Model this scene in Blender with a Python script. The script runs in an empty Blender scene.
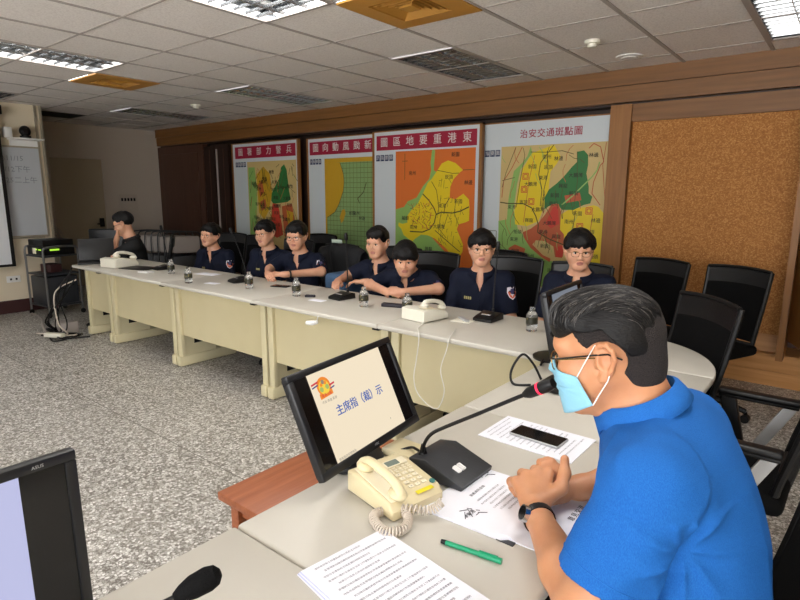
import bpy, bmesh, math, random
import numpy as np
from mathutils import Vector, Matrix
from mathutils.bvhtree import BVHTree
from mathutils.geometry import tessellate_polygon

SC = bpy.context.scene
COL = SC.collection
R = math.radians
random.seed(7)
rng = np.random.default_rng(7)

# ------------------------------------------------------------------ camera, world, exposure
cam_d = bpy.data.cameras.new('camera')
cam_d.sensor_width = 36.0
cam_d.lens = 560.84 / 800 * 36
cam_d.clip_start = 0.05
cam = bpy.data.objects.new('camera', cam_d)
COL.objects.link(cam)
cam.location = (0, 0, 1.48)
cam.rotation_euler = (R(90 - 10.713), R(-0.265), R(38.828))
SC.camera = cam

world = bpy.data.worlds.new('world')
SC.world = world
world.use_nodes = True
world.node_tree.nodes['Background'].inputs[0].default_value = (0.62, 0.63, 0.66, 1)
wn = world.node_tree
bgn = wn.nodes['Background']; bgn.inputs[1].default_value = 11.5
wtc = wn.nodes.new('ShaderNodeTexCoord'); wsp = wn.nodes.new('ShaderNodeSeparateXYZ'); wrp = wn.nodes.new('ShaderNodeValToRGB')
wmr = wn.nodes.new('ShaderNodeMapRange'); wmr.inputs[1].default_value = -0.35; wmr.inputs[2].default_value = 0.35
wn.links.new(wtc.outputs['Generated'], wsp.inputs[0]); wn.links.new(wsp.outputs[2], wmr.inputs[0]); wn.links.new(wmr.outputs[0], wrp.inputs[0])
wrp.color_ramp.elements[0].color = (1.0, 0.97, 0.92, 1)      # bright lower half, added to lift the ceiling through the rear bays
wrp.color_ramp.elements[1].color = (0.36, 0.39, 0.44, 1)     # hazy sky
wn.links.new(wrp.outputs[0], bgn.inputs[0])

SC.view_settings.view_transform = 'Standard'
SC.view_settings.look = 'None'
SC.view_settings.gamma = 1.0
SC.view_settings.use_curve_mapping = False
SC.view_settings.exposure = 0.12

CEIL = 2.53
# lit troffers: (x, y, watts); each is the lamp of a fixture set in the ceiling grid
LIT = [(-2.716, 1.81, 32), (-5.116, 1.81, 18), (-0.316, 1.81, 26), (-0.316, -0.59, 14), (-2.716, -0.59, 16), (-5.116, -0.59, 8), (1.484, 0.61, 14)]
for lx, ly, lw in LIT:
    ld = bpy.data.lights.new('troffer_light', 'AREA')
    ld.shape = 'RECTANGLE'; ld.size = 0.54; ld.size_y = 1.14
    ld.energy = lw; ld.color = (1.0, 0.965, 0.92)
    lo = bpy.data.objects.new('troffer_light', ld)
    COL.objects.link(lo)
    lo.location = (lx, ly, CEIL + 0.052)

# ------------------------------------------------------------------ materials
def lin(h):
    h = h.lstrip('#')
    c = [int(h[i:i + 2], 16) / 255 for i in (0, 2, 4)]
    return tuple(x / 12.92 if x <= 0.04045 else ((x + 0.055) / 1.055) ** 2.4 for x in c) + (1,)

def mat(name, col, rough=0.6, metal=0.0, bump=None, var=None, spec=0.5, sheen=0, emit=None, trans=0, sss=0, coat=0):
    m = bpy.data.materials.new(name)
    m.use_nodes = True
    nt = m.node_tree
    b = nt.nodes['Principled BSDF']
    c = lin(col) if isinstance(col, str) else tuple(col) + (1,)
    b.inputs['Base Color'].default_value = c
    b.inputs['Roughness'].default_value = rough
    b.inputs['Metallic'].default_value = metal
    b.inputs['Specular IOR Level'].default_value = spec
    if sheen: b.inputs['Sheen Weight'].default_value = sheen
    if coat: b.inputs['Coat Weight'].default_value = coat
    if trans: b.inputs['Transmission Weight'].default_value = trans
    if sss:
        b.inputs['Subsurface Weight'].default_value = sss
        b.inputs['Subsurface Radius'].default_value = (0.01, 0.004, 0.002)
    if emit:
        b.inputs['Emission Color'].default_value = lin(emit[0])
        b.inputs['Emission Strength'].default_value = emit[1]
    tc = nt.nodes.new('ShaderNodeTexCoord')
    if var:                                   # (scale, second colour, lo, hi [, stretch])
        n = nt.nodes.new('ShaderNodeTexNoise'); n.inputs['Scale'].default_value = var[0]
        n.inputs['Detail'].default_value = 6
        mp = nt.nodes.new('ShaderNodeMapping')
        if len(var) > 4: mp.inputs['Scale'].default_value = var[4]
        nt.links.new(tc.outputs['Object'], mp.inputs[0]); nt.links.new(mp.outputs[0], n.inputs['Vector'])
        r = nt.nodes.new('ShaderNodeValToRGB')
        r.color_ramp.elements[0].position = var[2]; r.color_ramp.elements[1].position = var[3]
        r.color_ramp.elements[0].color = c; r.color_ramp.elements[1].color = lin(var[1])
        nt.links.new(n.outputs[0], r.inputs[0]); nt.links.new(r.outputs[0], b.inputs['Base Color'])
    if bump:                                  # (scale, strength [, stretch])
        n = nt.nodes.new('ShaderNodeTexNoise'); n.inputs['Scale'].default_value = bump[0]
        n.inputs['Detail'].default_value = 4
        mp = nt.nodes.new('ShaderNodeMapping')
        if len(bump) > 2: mp.inputs['Scale'].default_value = bump[2]
        nt.links.new(tc.outputs['Object'], mp.inputs[0]); nt.links.new(mp.outputs[0], n.inputs['Vector'])
        bp = nt.nodes.new('ShaderNodeBump'); bp.inputs['Strength'].default_value = bump[1]
        bp.inputs['Distance'].default_value = 0.01
        nt.links.new(n.outputs[0], bp.inputs['Height']); nt.links.new(bp.outputs[0], b.inputs['Normal'])
    return m

M = {}
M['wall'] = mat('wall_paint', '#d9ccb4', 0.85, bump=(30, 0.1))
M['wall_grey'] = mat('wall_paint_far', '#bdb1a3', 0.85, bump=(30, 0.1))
M['wood'] = mat('brown_wood', '#6e4820', 0.5, var=(3, '#83582c', 0.3, 0.75, (0.6, 12, 12)), bump=(60, 0.12, (0.1, 3, 3)))
M['wood_v'] = mat('brown_wood_upright', '#845626', 0.5, var=(3, '#9a6832', 0.3, 0.75, (12, 12, 0.6)), bump=(60, 0.12, (3, 3, 0.1)))
M['wood_dark'] = mat('dark_wood', '#452c22', 0.45, var=(3, '#55382a', 0.3, 0.7, (12, 12, 0.5)))
M['wood_shadow'] = mat('dark_wood_and_shadow', '#2c1a12', 0.6)  # dark panel wood, also the shade painted between the soffit bands
M['wood_light'] = mat('ledge_wood', '#b07a40', 0.4, var=(3, '#c8935a', 0.3, 0.75, (0.6, 12, 12)))
M['bench'] = mat('bench_wood', '#8a4a2a', 0.4, var=(4, '#a86440', 0.3, 0.75, (12, 0.8, 12)), bump=(50, 0.1, (4, 0.3, 4)))
M['cork'] = None
M['base'] = mat('baseboard_maroon', '#3a1c1c', 0.5)
M['top'] = mat('laminate_top', '#c3bfb5', 0.38, var=(2.2, '#b9b4a8', 0.4, 0.75), bump=(300, 0.03))
M['top_edge'] = mat('laminate_edge', '#d8d4c8', 0.4)
M['skirt'] = mat('cream_metal_panel', '#ccc19b', 0.5, var=(1.5, '#bfb288', 0.4, 0.8), bump=(8, 0.05))
M['skirt2'] = mat('cream_metal_leg', '#d3c9a4', 0.5)
M['blk'] = mat('black_plastic', '#0a0a0c', 0.42, spec=.35)
M['blk_rough'] = mat('black_mesh_fabric', '#060607', 0.8, bump=(400, 0.3), spec=.15)
M['blk_leather'] = mat('black_leather', '#0c0c0e', 0.38, bump=(120, 0.15))
M['blk_gloss'] = mat('black_gloss', '#0c0c0e', 0.12)
M['screen_off'] = mat('dark_screen_glass', '#0a0a0c', 0.12)
M['bezel'] = mat('monitor_bezel', '#121317', 0.38)
M['grey_dark'] = mat('dark_grey_plastic', '#2e3034', 0.4, bump=(150, 0.05))
M['metal'] = mat('grey_metal', '#8c8e90', 0.3, metal=0.9)
M['silver'] = mat('silver_plastic', '#b9babb', 0.35, metal=0.35)
M['chrome'] = mat('chrome', '#cfd0d2', 0.15, metal=1.0)
M['white'] = mat('white_paint', '#e4e4e2', 0.5)
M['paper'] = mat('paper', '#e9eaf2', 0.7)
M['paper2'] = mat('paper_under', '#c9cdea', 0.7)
M['ink'] = mat('printed_ink', '#6c6d7a', 0.8)
M['ink_d'] = mat('dark_printed_ink', '#3c3d46', 0.8)
M['phone'] = mat('cream_phone_plastic', '#dfd2ab', 0.35)
M['phone_w'] = mat('white_phone_plastic', '#e2dfd0', 0.4)
M['phone_key'] = mat('phone_keys', '#f0e8cf', 0.4)
M['cord'] = mat('beige_cord', '#cdc2b4', 0.5)
M['cord_w'] = mat('white_cord', '#dedcd4', 0.5)
M['lcd'] = mat('grey_lcd', '#7d8a80', 0.2)
M['yellow'] = mat('yellow_sticker', '#e3d321', 0.6)
M['green_btn'] = mat('teal_button', '#3f7c78', 0.4)
M['pen'] = mat('green_pen_plastic', '#0f9468', 0.3)
M['skin'] = mat('skin', '#d3a184', 0.5, sss=0.15, var=(14, '#c88f74', 0.35, 0.8), bump=(180, 0.05))
M['skin_tan'] = mat('skin_tan', '#c68d66', 0.5, sss=0.15, var=(14, '#b67a55', 0.35, 0.8), bump=(180, 0.06))
M['lip'] = mat('lips', '#b07468', 0.5)
M['hair'] = mat('black_hair', '#070608', 0.5, spec=.3, bump=(40, 0.5, (6, 6, 1)))
M['hair_m'] = mat('grey_black_hair', '#070607', 0.55, spec=.3, bump=(60, 0.3, (1, 5, 5)))
M['hair_g'] = mat('grey_glint_strand', '#56524f', 0.35)
M['hair_b'] = mat('black_hair_strand', '#0a0809', 0.45)
M['hair_side'] = mat('short_cropped_hair', '#2c2321', 0.8, var=(500, '#120f10', 0.35, 0.6), bump=(500, 0.6))
M['navy'] = mat('navy_uniform', '#0b1226', 0.8, bump=(25, 0.45), spec=.25)
M['tshirt'] = mat('black_tshirt', '#0d0e12', 0.8, bump=(20, 0.3))
M['trouser'] = mat('dark_trousers', '#0f1118', 0.8)
M['polo'] = mat('blue_polo_knit', '#1656a2', 0.85, var=(700, '#2164b0', 0.35, 0.65, (1, 1, .35)), bump=(600, 0.2), spec=.2)
M['polo_col'] = mat('blue_polo_collar', '#1a5cac', 0.85, var=(700, '#276cba', 0.35, 0.65), bump=(600, 0.3), spec=.2)
M['mask'] = mat('light_blue_mask', '#86bdd4', 0.7, bump=(12, 0.3, (1, 1, 14)))
M['eye_w'] = mat('eye_white', '#cfc8c2', 0.3)
M['eye_d'] = mat('eye_dark', '#120c0a', 0.2)
M['frame'] = mat('dark_glasses_frame', '#17140f', 0.3)
M['gold'] = mat('gold_wire_frame', '#8a7440', 0.25, metal=0.8)
M['red'] = mat('red_paint', '#a01430', 0.55)
M['crim'] = mat('title_crimson', '#9c1536', 0.5)
M['wlet'] = mat('white_lettering', '#d9d5d2', 0.6)
M['nlet'] = mat('navy_lettering', '#24345c', 0.6)
M['board'] = mat('white_board_sheet', '#ccd4d8', 0.35)
M['orange'] = mat('map_orange', '#d9702a', 0.5)
M['mgreen'] = mat('map_light_green', '#8cb560', 0.5)
M['myel'] = mat('map_yellow', '#e3c81a', 0.5)
M['myel2'] = mat('map_golden', '#c79c22', 0.5)
M['mdg'] = mat('map_dark_green', '#2f7438', 0.5)
M['mred'] = mat('map_red_brown', '#b85a34', 0.5)
M['mred2'] = mat('map_red', '#c83c2c', 0.5)
M['mtan'] = mat('map_tan', '#cbb276', 0.5)
M['mline'] = mat('map_lines', '#4e4a20', 0.6)
M['mname'] = mat('map_names', '#2c2a1e', 0.6)
M['mgrid'] = mat('map_grid_green', '#86a568', 0.5)
M['patch_w'] = mat('patch_white', '#d8d4de', 0.6)
M['patch_o'] = mat('patch_orange', '#d9683f', 0.6)
M['patch_p'] = mat('patch_purple', '#3a3560', 0.6)
M['badge'] = mat('name_badge_gold', '#a8a06a', 0.5)
M['slide'] = mat('lit_slide', '#000000', 0.4, emit=('#f2e2c6', 0.93))
M['slide_blue'] = mat('lit_slide_blue', '#000000', 0.4, emit=('#3b62b4', 0.85))
M['slide_o'] = mat('lit_slide_orange', '#000000', 0.4, emit=('#ef8a2e', 0.95))
M['slide_y'] = mat('lit_slide_yellow', '#000000', 0.4, emit=('#f4cf48', 0.95))
M['slide_g'] = mat('lit_slide_green', '#000000', 0.4, emit=('#a9bb6c', 0.9))
M['slide_r'] = mat('lit_slide_red', '#000000', 0.4, emit=('#d0384a', 0.9))
M['slide_n'] = mat('lit_slide_navy', '#000000', 0.4, emit=('#3d4a8c', 0.8))
M['slide_t'] = mat('lit_slide_brown', '#000000', 0.4, emit=('#9a8f80', 0.8))
M['scr_lav'] = mat('lit_screen_lavender', '#000000', 0.4, emit=('#c3c6ec', 0.85))
M['scr_grey'] = mat('lit_screen_grey', '#000000', 0.4, emit=('#8e97a4', 0.6))
M['proj'] = mat('projector_screen_white', '#dcdfe4', 0.6)
M['wb'] = mat('whiteboard_face', '#b7bcc2', 0.22)
M['wbink'] = mat('faint_marker', '#7d8288', 0.5)
M['alu'] = mat('aluminium_trim', '#a39c8c', 0.4, metal=0.5)
M['door'] = mat('door_paint', '#a89a82', 0.6)
M['green_led'] = mat('green_display', '#000000', 0.4, emit=('#a8e040', 1.2))
M['tile'] = mat('ceiling_tile', '#f0ebe7', 0.9, var=(90, '#e2dcd8', 0.45, 0.62), bump=(120, 0.25))
M['tbar'] = mat('ceiling_bar', '#a9a19c', 0.6)
M['void'] = mat('dark_gap', '#0a0a0a', 0.9)
M['vent'] = mat('yellowed_vent', '#c08a3a', 0.55)
M['refl'] = mat('reflector_metal', '#9a9da0', 0.22, metal=0.95)
M['tube'] = mat('unlit_tube', '#dfe0dc', 0.4)
M['tube_g'] = mat('dim_greenish_tube', '#dfe0c0', 0.4, emit=('#e8f0b0', 0.55))
M['clearp'] = mat('clear_plastic', '#f2f5f6', 0.08, trans=0.92)
M['water'] = mat('water', '#eef4f6', 0.02, trans=1.0)
M['lbl'] = mat('bottle_label', '#2b2a1c', 0.5, var=(60, '#8a7f4a', 0.6, 0.62))
M['denim'] = mat('denim_blue', '#3d5a7a', 0.8)
M['purple'] = mat('dark_pouch', '#1a1420', 0.6)

def cork():
    m = bpy.data.materials.new('cork_sheet'); m.use_nodes = True
    nt = m.node_tree; b = nt.nodes['Principled BSDF']; b.inputs['Roughness'].default_value = 0.85
    tc = nt.nodes.new('ShaderNodeTexCoord')
    v = nt.nodes.new('ShaderNodeTexVoronoi'); v.inputs['Scale'].default_value = 120
    nt.links.new(tc.outputs['Object'], v.inputs['Vector'])
    r = nt.nodes.new('ShaderNodeValToRGB')
    e = r.color_ramp.elements
    e[0].position = 0.0; e[0].color = lin('#96602e'); e[1].position = 1.0; e[1].color = lin('#c18c50')
    x = e.new(0.5); x.color = lin('#a87038')
    sp = nt.nodes.new('ShaderNodeSeparateColor')
    nt.links.new(v.outputs['Color'], sp.inputs[0]); nt.links.new(sp.outputs[0], r.inputs[0])
    nt.links.new(r.outputs[0], b.inputs['Base Color'])
    return m
M['cork'] = cork()

def terrazzo():
    m = bpy.data.materials.new('terrazzo_floor'); m.use_nodes = True
    nt = m.node_tree; b = nt.nodes['Principled BSDF']; b.inputs['Roughness'].default_value = 0.42
    L = nt.links.new
    tc = nt.nodes.new('ShaderNodeTexCoord')
    def chips(scale, lo, hi, rnd):
        v = nt.nodes.new('ShaderNodeTexVoronoi'); v.feature = 'DISTANCE_TO_EDGE'; v.inputs['Scale'].default_value = scale
        L(tc.outputs['Object'], v.inputs['Vector'])
        mr = nt.nodes.new('ShaderNodeMapRange'); mr.inputs[1].default_value = lo; mr.inputs[2].default_value = hi
        L(v.outputs['Distance'], mr.inputs[0])
        v2 = nt.nodes.new('ShaderNodeTexVoronoi'); v2.inputs['Scale'].default_value = scale
        L(tc.outputs['Object'], v2.inputs['Vector'])
        s = nt.nodes.new('ShaderNodeSeparateColor'); L(v2.outputs['Color'], s.inputs[0])
        gt = nt.nodes.new('ShaderNodeMath'); gt.operation = 'GREATER_THAN'; gt.inputs[1].default_value = rnd
        L(s.outputs[0], gt.inputs[0])
        mu = nt.nodes.new('ShaderNodeMath'); mu.operation = 'MULTIPLY'
        L(mr.outputs[0], mu.inputs[0]); L(gt.outputs[0], mu.inputs[1])
        return mu, s
    a, sa = chips(74, 0.03, 0.10, 0.34)
    c, sc = chips(140, 0.03, 0.10, 0.45)
    n = nt.nodes.new('ShaderNodeTexNoise'); n.inputs['Scale'].default_value = 1.3; n.inputs['Detail'].default_value = 4
    L(tc.outputs['Object'], n.inputs['Vector'])
    base = nt.nodes.new('ShaderNodeValToRGB'); base.color_ramp.elements[0].color = lin('#625c54'); base.color_ramp.elements[1].color = lin('#7b756c')
    base.color_ramp.elements[0].position = 0.3; base.color_ramp.elements[1].position = 0.7
    L(n.outputs[0], base.inputs[0])
    chipc = nt.nodes.new('ShaderNodeValToRGB'); chipc.color_ramp.elements[0].color = lin('#8f8a80'); chipc.color_ramp.elements[1].color = lin('#ebe9e5')
    L(sa.outputs[1], chipc.inputs[0])
    m1 = nt.nodes.new('ShaderNodeMix'); m1.data_type = 'RGBA'
    L(a.outputs[0], m1.inputs[0]); L(base.outputs[0], m1.inputs[6]); L(chipc.outputs[0], m1.inputs[7])
    m2 = nt.nodes.new('ShaderNodeMix'); m2.data_type = 'RGBA'
    half = nt.nodes.new('ShaderNodeMath'); half.operation = 'MULTIPLY'; half.inputs[1].default_value = 0.45
    L(c.outputs[0], half.inputs[0]); L(half.outputs[0], m2.inputs[0]); L(m1.outputs[2], m2.inputs[6]); m2.inputs[7].default_value = lin('#c9c6c0')
    # joints every 1.8 m
    sx = nt.nodes.new('ShaderNodeSeparateXYZ'); L(tc.outputs['Object'], sx.inputs[0])
    js = []
    for ax, off in ((0, 2.77), (1, -1.61)):
        ad = nt.nodes.new('ShaderNodeMath'); ad.operation = 'ADD'; ad.inputs[1].default_value = off + 18
        L(sx.outputs[ax], ad.inputs[0])
        pp = nt.nodes.new('ShaderNodeMath'); pp.operation = 'PINGPONG'; pp.inputs[1].default_value = 0.9
        L(ad.outputs[0], pp.inputs[0])
        lt = nt.nodes.new('ShaderNodeMath'); lt.operation = 'LESS_THAN'; lt.inputs[1].default_value = 0.0028
        L(pp.outputs[0], lt.inputs[0]); js.append(lt)
    mx = nt.nodes.new('ShaderNodeMath'); mx.operation = 'MAXIMUM'; L(js[0].outputs[0], mx.inputs[0]); L(js[1].outputs[0], mx.inputs[1])
    m3 = nt.nodes.new('ShaderNodeMix'); m3.data_type = 'RGBA'
    L(mx.outputs[0], m3.inputs[0]); L(m2.outputs[2], m3.inputs[6]); m3.inputs[7].default_value = lin('#5a554d')
    L(m3.outputs[2], b.inputs['Base Color'])
    return m
M['floor'] = terrazzo()

# ------------------------------------------------------------------ mesh building
class MB:
    def __init__(s):
        s.v = []; s.f = []; s.m = []
    def add(s, vs, fs, mi=0, T=None):
        o = len(s.v)
        for p in vs:
            p = Vector(p)
            if T is not None: p = T @ p
            s.v.append(tuple(p))
        for f in fs:
            s.f.append(tuple(i + o for i in f)); s.m.append(mi)
        return s
    def box(s, lo, hi, mi=0, bev=0, T=None, seg=2):
        if not bev:
            x0, y0, z0 = lo; x1, y1, z1 = hi
            v = [(x0, y0, z0), (x1, y0, z0), (x1, y1, z0), (x0, y1, z0), (x0, y0, z1), (x1, y0, z1), (x1, y1, z1), (x0, y1, z1)]
            f = [(0, 3, 2, 1), (4, 5, 6, 7), (0, 1, 5, 4), (1, 2, 6, 5), (2, 3, 7, 6), (3, 0, 4, 7)]
            return s.add(v, f, mi, T)
        bm = bmesh.new(); bmesh.ops.create_cube(bm, size=1)
        for vv in bm.verts:
            vv.co = Vector([(lo[i] + hi[i]) / 2 + vv.co[i] * (hi[i] - lo[i]) for i in range(3)])
        bmesh.ops.bevel(bm, geom=bm.edges[:], offset=bev, segments=seg, affect='EDGES', profile=0.5)
        bm.verts.index_update()
        s.add([x.co for x in bm.verts], [[x.index for x in f.verts] for f in bm.faces], mi, T)
        bm.free(); return s
    def prism(s, pts, z0, z1, mi=0, T=None, axis='z', bev=0):
        """pts: outline in the plane across axis"""
        n = len(pts)
        def P(a, b, c):
            return {'z': (a, b, c), 'y': (a, c, b), 'x': (c, a, b)}[axis]
        v = [P(a, b, z0) for a, b in pts] + [P(a, b, z1) for a, b in pts]
        f = [tuple(range(n))[::-1], tuple(range(n, 2 * n))] + [(i, (i + 1) % n, n + (i + 1) % n, n + i) for i in range(n)]
        if not bev: return s.add(v, f, mi, T)
        bm = bmesh.new(); bv = [bm.verts.new(p) for p in v]
        for ff in f: bm.faces.new([bv[i] for i in ff])
        bmesh.ops.recalc_face_normals(bm, faces=bm.faces[:])
        ed = [e for e in bm.edges if (e.verts[0].index < 0) or True]
        bm.verts.index_update()
        ed = [e for e in bm.edges if (e.verts[0].index < n) == (e.verts[1].index < n)]
        bmesh.ops.bevel(bm, geom=ed, offset=bev, segments=3, affect='EDGES', profile=0.5)
        bm.verts.index_update()
        s.add([x.co for x in bm.verts], [[x.index for x in g.verts] for g in bm.faces], mi, T)
        bm.free(); return s
    def tube(s, pts, r, mi=0, n=8, caps=True, T=None, flat=None):
        pts = [Vector(p) for p in pts]
        N = len(pts); rs = r if isinstance(r, (list, tuple)) else [r] * N
        vs = []; up = Vector((0, 0, 1)); prev = None
        for i, p in enumerate(pts):
            t = (pts[min(i + 1, N - 1)] - pts[max(i - 1, 0)])
            if t.length < 1e-9: t = Vector((0, 0, 1))
            t.normalize()
            if prev is None:
                a = t.cross(up)
                if a.length < 0.05: a = t.cross(Vector((1, 0, 0)))
            else:
                a = prev - t * prev.dot(t)
                if a.length < 1e-6: a = t.cross(up)
            a.normalize(); prev = a; b = t.cross(a)
            fl = flat or 1
            for k in range(n):
                th = 2 * math.pi * k / n
                vs.append(p + (a * math.cos(th) + b * math.sin(th) * fl) * rs[i])
        fs = []
        for i in range(N - 1):
            for k in range(n):
                fs.append((i * n + k, i * n + (k + 1) % n, (i + 1) * n + (k + 1) % n, (i + 1) * n + k))
        if caps:
            fs.append(tuple(range(n))[::-1]); fs.append(tuple((N - 1) * n + k for k in range(n)))
        return s.add(vs, fs, mi, T)
    def cyl(s, a, b, r0, r1=None, mi=0, n=20, T=None):
        return s.tube([a, b], [r0, r0 if r1 is None else r1], mi, n, True, T)
    def lathe(s, prof, mi=0, n=20, T=None):
        vs = []; fs = []
        for r_, z in prof:
            for k in range(n):
                th = 2 * math.pi * k / n; vs.append((r_ * math.cos(th), r_ * math.sin(th), z))
        for i in range(len(prof) - 1):
            for k in range(n):
                fs.append((i * n + k, i * n + (k + 1) % n, (i + 1) * n + (k + 1) % n, (i + 1) * n + k))
        fs.append(tuple(range(n))[::-1]); fs.append(tuple((len(prof) - 1) * n + k for k in range(n)))
        return s.add(vs, fs, mi, T)
    def ball(s, c, r, mi=0, n=12, T=None):
        r = (r, r, r) if not hasattr(r, '__len__') else r
        vs = [(c[0], c[1], c[2] - r[2])]; fs = []
        m = n // 2 + 1
        for i in range(1, m):
            ph = -math.pi / 2 + math.pi * i / m
            for k in range(n):
                th = 2 * math.pi * k / n
                vs.append((c[0] + r[0] * math.cos(ph) * math.cos(th), c[1] + r[1] * math.cos(ph) * math.sin(th), c[2] + r[2] * math.sin(ph)))
        vs.append((c[0], c[1], c[2] + r[2]))
        for k in range(n): fs.append((0, 1 + (k + 1) % n, 1 + k))
        for i in range(m - 2):
            for k in range(n):
                a = 1 + i * n
                fs.append((a + k, a + (k + 1) % n, a + n + (k + 1) % n, a + n + k))
        a = 1 + (m - 2) * n
        for k in range(n): fs.append((a + k, a + (k + 1) % n, len(vs) - 1))
        return s.add(vs, fs, mi, T)
    def poly(s, pts, mi=0, T=None):
        return s.add(pts, [tuple(range(len(pts)))], mi, T)
    def build(s, name, mats, parent=None, smooth=True, loc=None, ang=35):
        me = bpy.data.meshes.new(name)
        me.from_pydata(s.v, [], s.f)
        mats = mats if isinstance(mats, (list, tuple)) else [mats]
        for m_ in mats: me.materials.append(M[m_] if isinstance(m_, str) else m_)
        me.polygons.foreach_set('material_index', s.m)
        me.update()
        if smooth:
            me.polygons.foreach_set('use_smooth', [True] * len(me.polygons))
            try: me.set_sharp_from_angle(angle=R(ang))
            except Exception: pass
        o = bpy.data.objects.new(name, me)
        COL.objects.link(o)
        if parent is not None: o.parent = parent
        if loc is not None: o.location = loc
        return o

def tag(o, label=None, cat=None, group=None, kind=None):
    if label: o['label'] = label
    if cat: o['category'] = cat
    if group: o['group'] = group
    if kind: o['kind'] = kind
    return o

def thing(name, label, cat, loc=(0, 0, 0), rz=0, group=None):
    o = bpy.data.objects.new(name, None)
    o.empty_display_size = 0.1
    COL.objects.link(o)
    o.location = loc; o.rotation_euler = (0, 0, rz)
    return tag(o, label, cat, group)

def dup(root, loc, rz, label):
    def cp(o, par):
        c = o.copy(); COL.objects.link(c); c.parent = par
        for ch in kids.get(o.name, []): cp(ch, c)
        return c
    kids = {}
    for o in bpy.data.objects:
        if o.parent: kids.setdefault(o.parent.name, []).append(o)
    r = cp(root, None)
    r.location = loc; r.rotation_euler = (0, 0, rz); r['label'] = label
    return r

# ---- lettering: glyph outlines of the built-in font turned into flat mesh pieces
_gl = {}
_tc = bpy.data.curves.new('lettering', 'FONT'); _tc.align_x = 'CENTER'; _tc.align_y = 'CENTER'; _tc.resolution_u = 2
_to = bpy.data.objects.new('lettering', _tc); COL.objects.link(_to)
def glyph(txt, bold=0.0, res=2):
    k = (txt, bold, res)
    if k not in _gl:
        _tc.body = txt; _tc.offset = bold; _tc.resolution_u = res
        dg = bpy.context.evaluated_depsgraph_get(); dg.update()
        ev = _to.evaluated_get(dg); me = ev.to_mesh()
        _gl[k] = ([tuple(v.co) for v in me.vertices], [tuple(p.vertices) for p in me.polygons])
        ev.to_mesh_clear()
    return _gl[k]
def letters(mb, txt, origin, right, up, size, mi=0, bold=0.0, spacing=None, squash=1.0, res=2):
    """text centred on origin; right/up unit vectors; one call per line. spacing: step between characters"""
    right = Vector(right).normalized(); up = Vector(up).normalized(); o = Vector(origin)
    nrm = right.cross(up)
    def put(t, c):
        vs, fs = glyph(t, 0.0, res)
        for q, (dx, dz) in enumerate(((0, 0),) if not bold else ((-1, -.6), (1, .6), (-1, .6), (1, -.6))):
            e = bold * .6 * size
            mb.add([c + right * (v[0] * size * squash + dx * e) + up * (v[1] * size + dz * e) + nrm * (q * .00004 * size) for v in vs], fs, mi)
    if spacing is None: put(txt, o)
    else:
        n = len(txt)
        for i, ch in enumerate(txt):
            if ch != ' ': put(ch, o + right * ((i - (n - 1) / 2) * spacing))

def smooth_path(pts, n=8):
    pts = [Vector(p) for p in pts]; out = []
    for i in range(len(pts) - 1):
        p0 = pts[max(i - 1, 0)]; p1 = pts[i]; p2 = pts[i + 1]; p3 = pts[min(i + 2, len(pts) - 1)]
        for k in range(n):
            t = k / n
            out.append(0.5 * ((2 * p1) + (p2 - p0) * t + (2 * p0 - 5 * p1 + 4 * p2 - p3) * t * t + (3 * p1 - p0 - 3 * p2 + p3) * t ** 3))
    out.append(pts[-1]); return out
# ================================================================== THE ROOM
XL, XD, YB = -8.05, -9.62, 5.48          # front wall, door wall, wall behind the map panels
b = MB(); b.poly([(-9.9, -4, 0), (3.2, -4, 0), (3.2, 5.8, 0), (-9.9, 5.8, 0)])
tag(b.build('floor', 'floor'), kind='structure')

# ceiling: 60 cm tiles with real openings where fixtures and vents sit
GX0, GY0, G = -3.016 - 0.6 * 12, -3.607, 0.6      # grid lines x = GX0 + .6 i, y = GY0 + .6 j
fixt = [(-2.716, 1.81), (-5.116, 1.81), (-0.316, 1.81), (-7.516, 1.81), (-2.716, -0.59), (-5.116, -0.59), (-0.316, -0.59),
        (-5.116, 4.21), (-2.716, 4.21), (-0.316, 4.21), (-7.516, 4.21), (1.484, 0.61)]
vents = [(-2.116, 2.713), (-5.716, 2.713), (-8.716, 3.313)]
def cell_open(cx, cy):
    for fx, fy in fixt:
        if abs(cx - fx) < 0.25 and abs(cy - fy) < 0.55: return True
    for vx, vy in vents:
        if abs(cx - vx) < 0.25 and abs(cy - vy) < 0.25: return True
    return False
b = MB()
i = 0
while GX0 + G * i < 3.2:
    j = 0
    while GY0 + G * j < 5.6:
        x, y = GX0 + G * i, GY0 + G * j
        if not cell_open(x + .3, y + .3):
            b.poly([(x, y, CEIL), (x, y + G, CEIL), (x + G, y + G, CEIL), (x + G, y, CEIL)], 0)
        j += 1
    i += 1
i = 0
while GX0 + G * i < 3.2:
    x = GX0 + G * i; b.box((x - .013, -3.6, CEIL - .006), (x + .013, 5.6, CEIL - .001), 1); i += 1
j = 0
while GY0 + G * j < 5.6:
    y = GY0 + G * j; b.box((GX0, y - .007, CEIL - .005), (3.2, y + .007, CEIL - .001), 1); j += 1
tag(b.build('ceiling', ['tile', 'tbar'], smooth=False), kind='structure')

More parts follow.
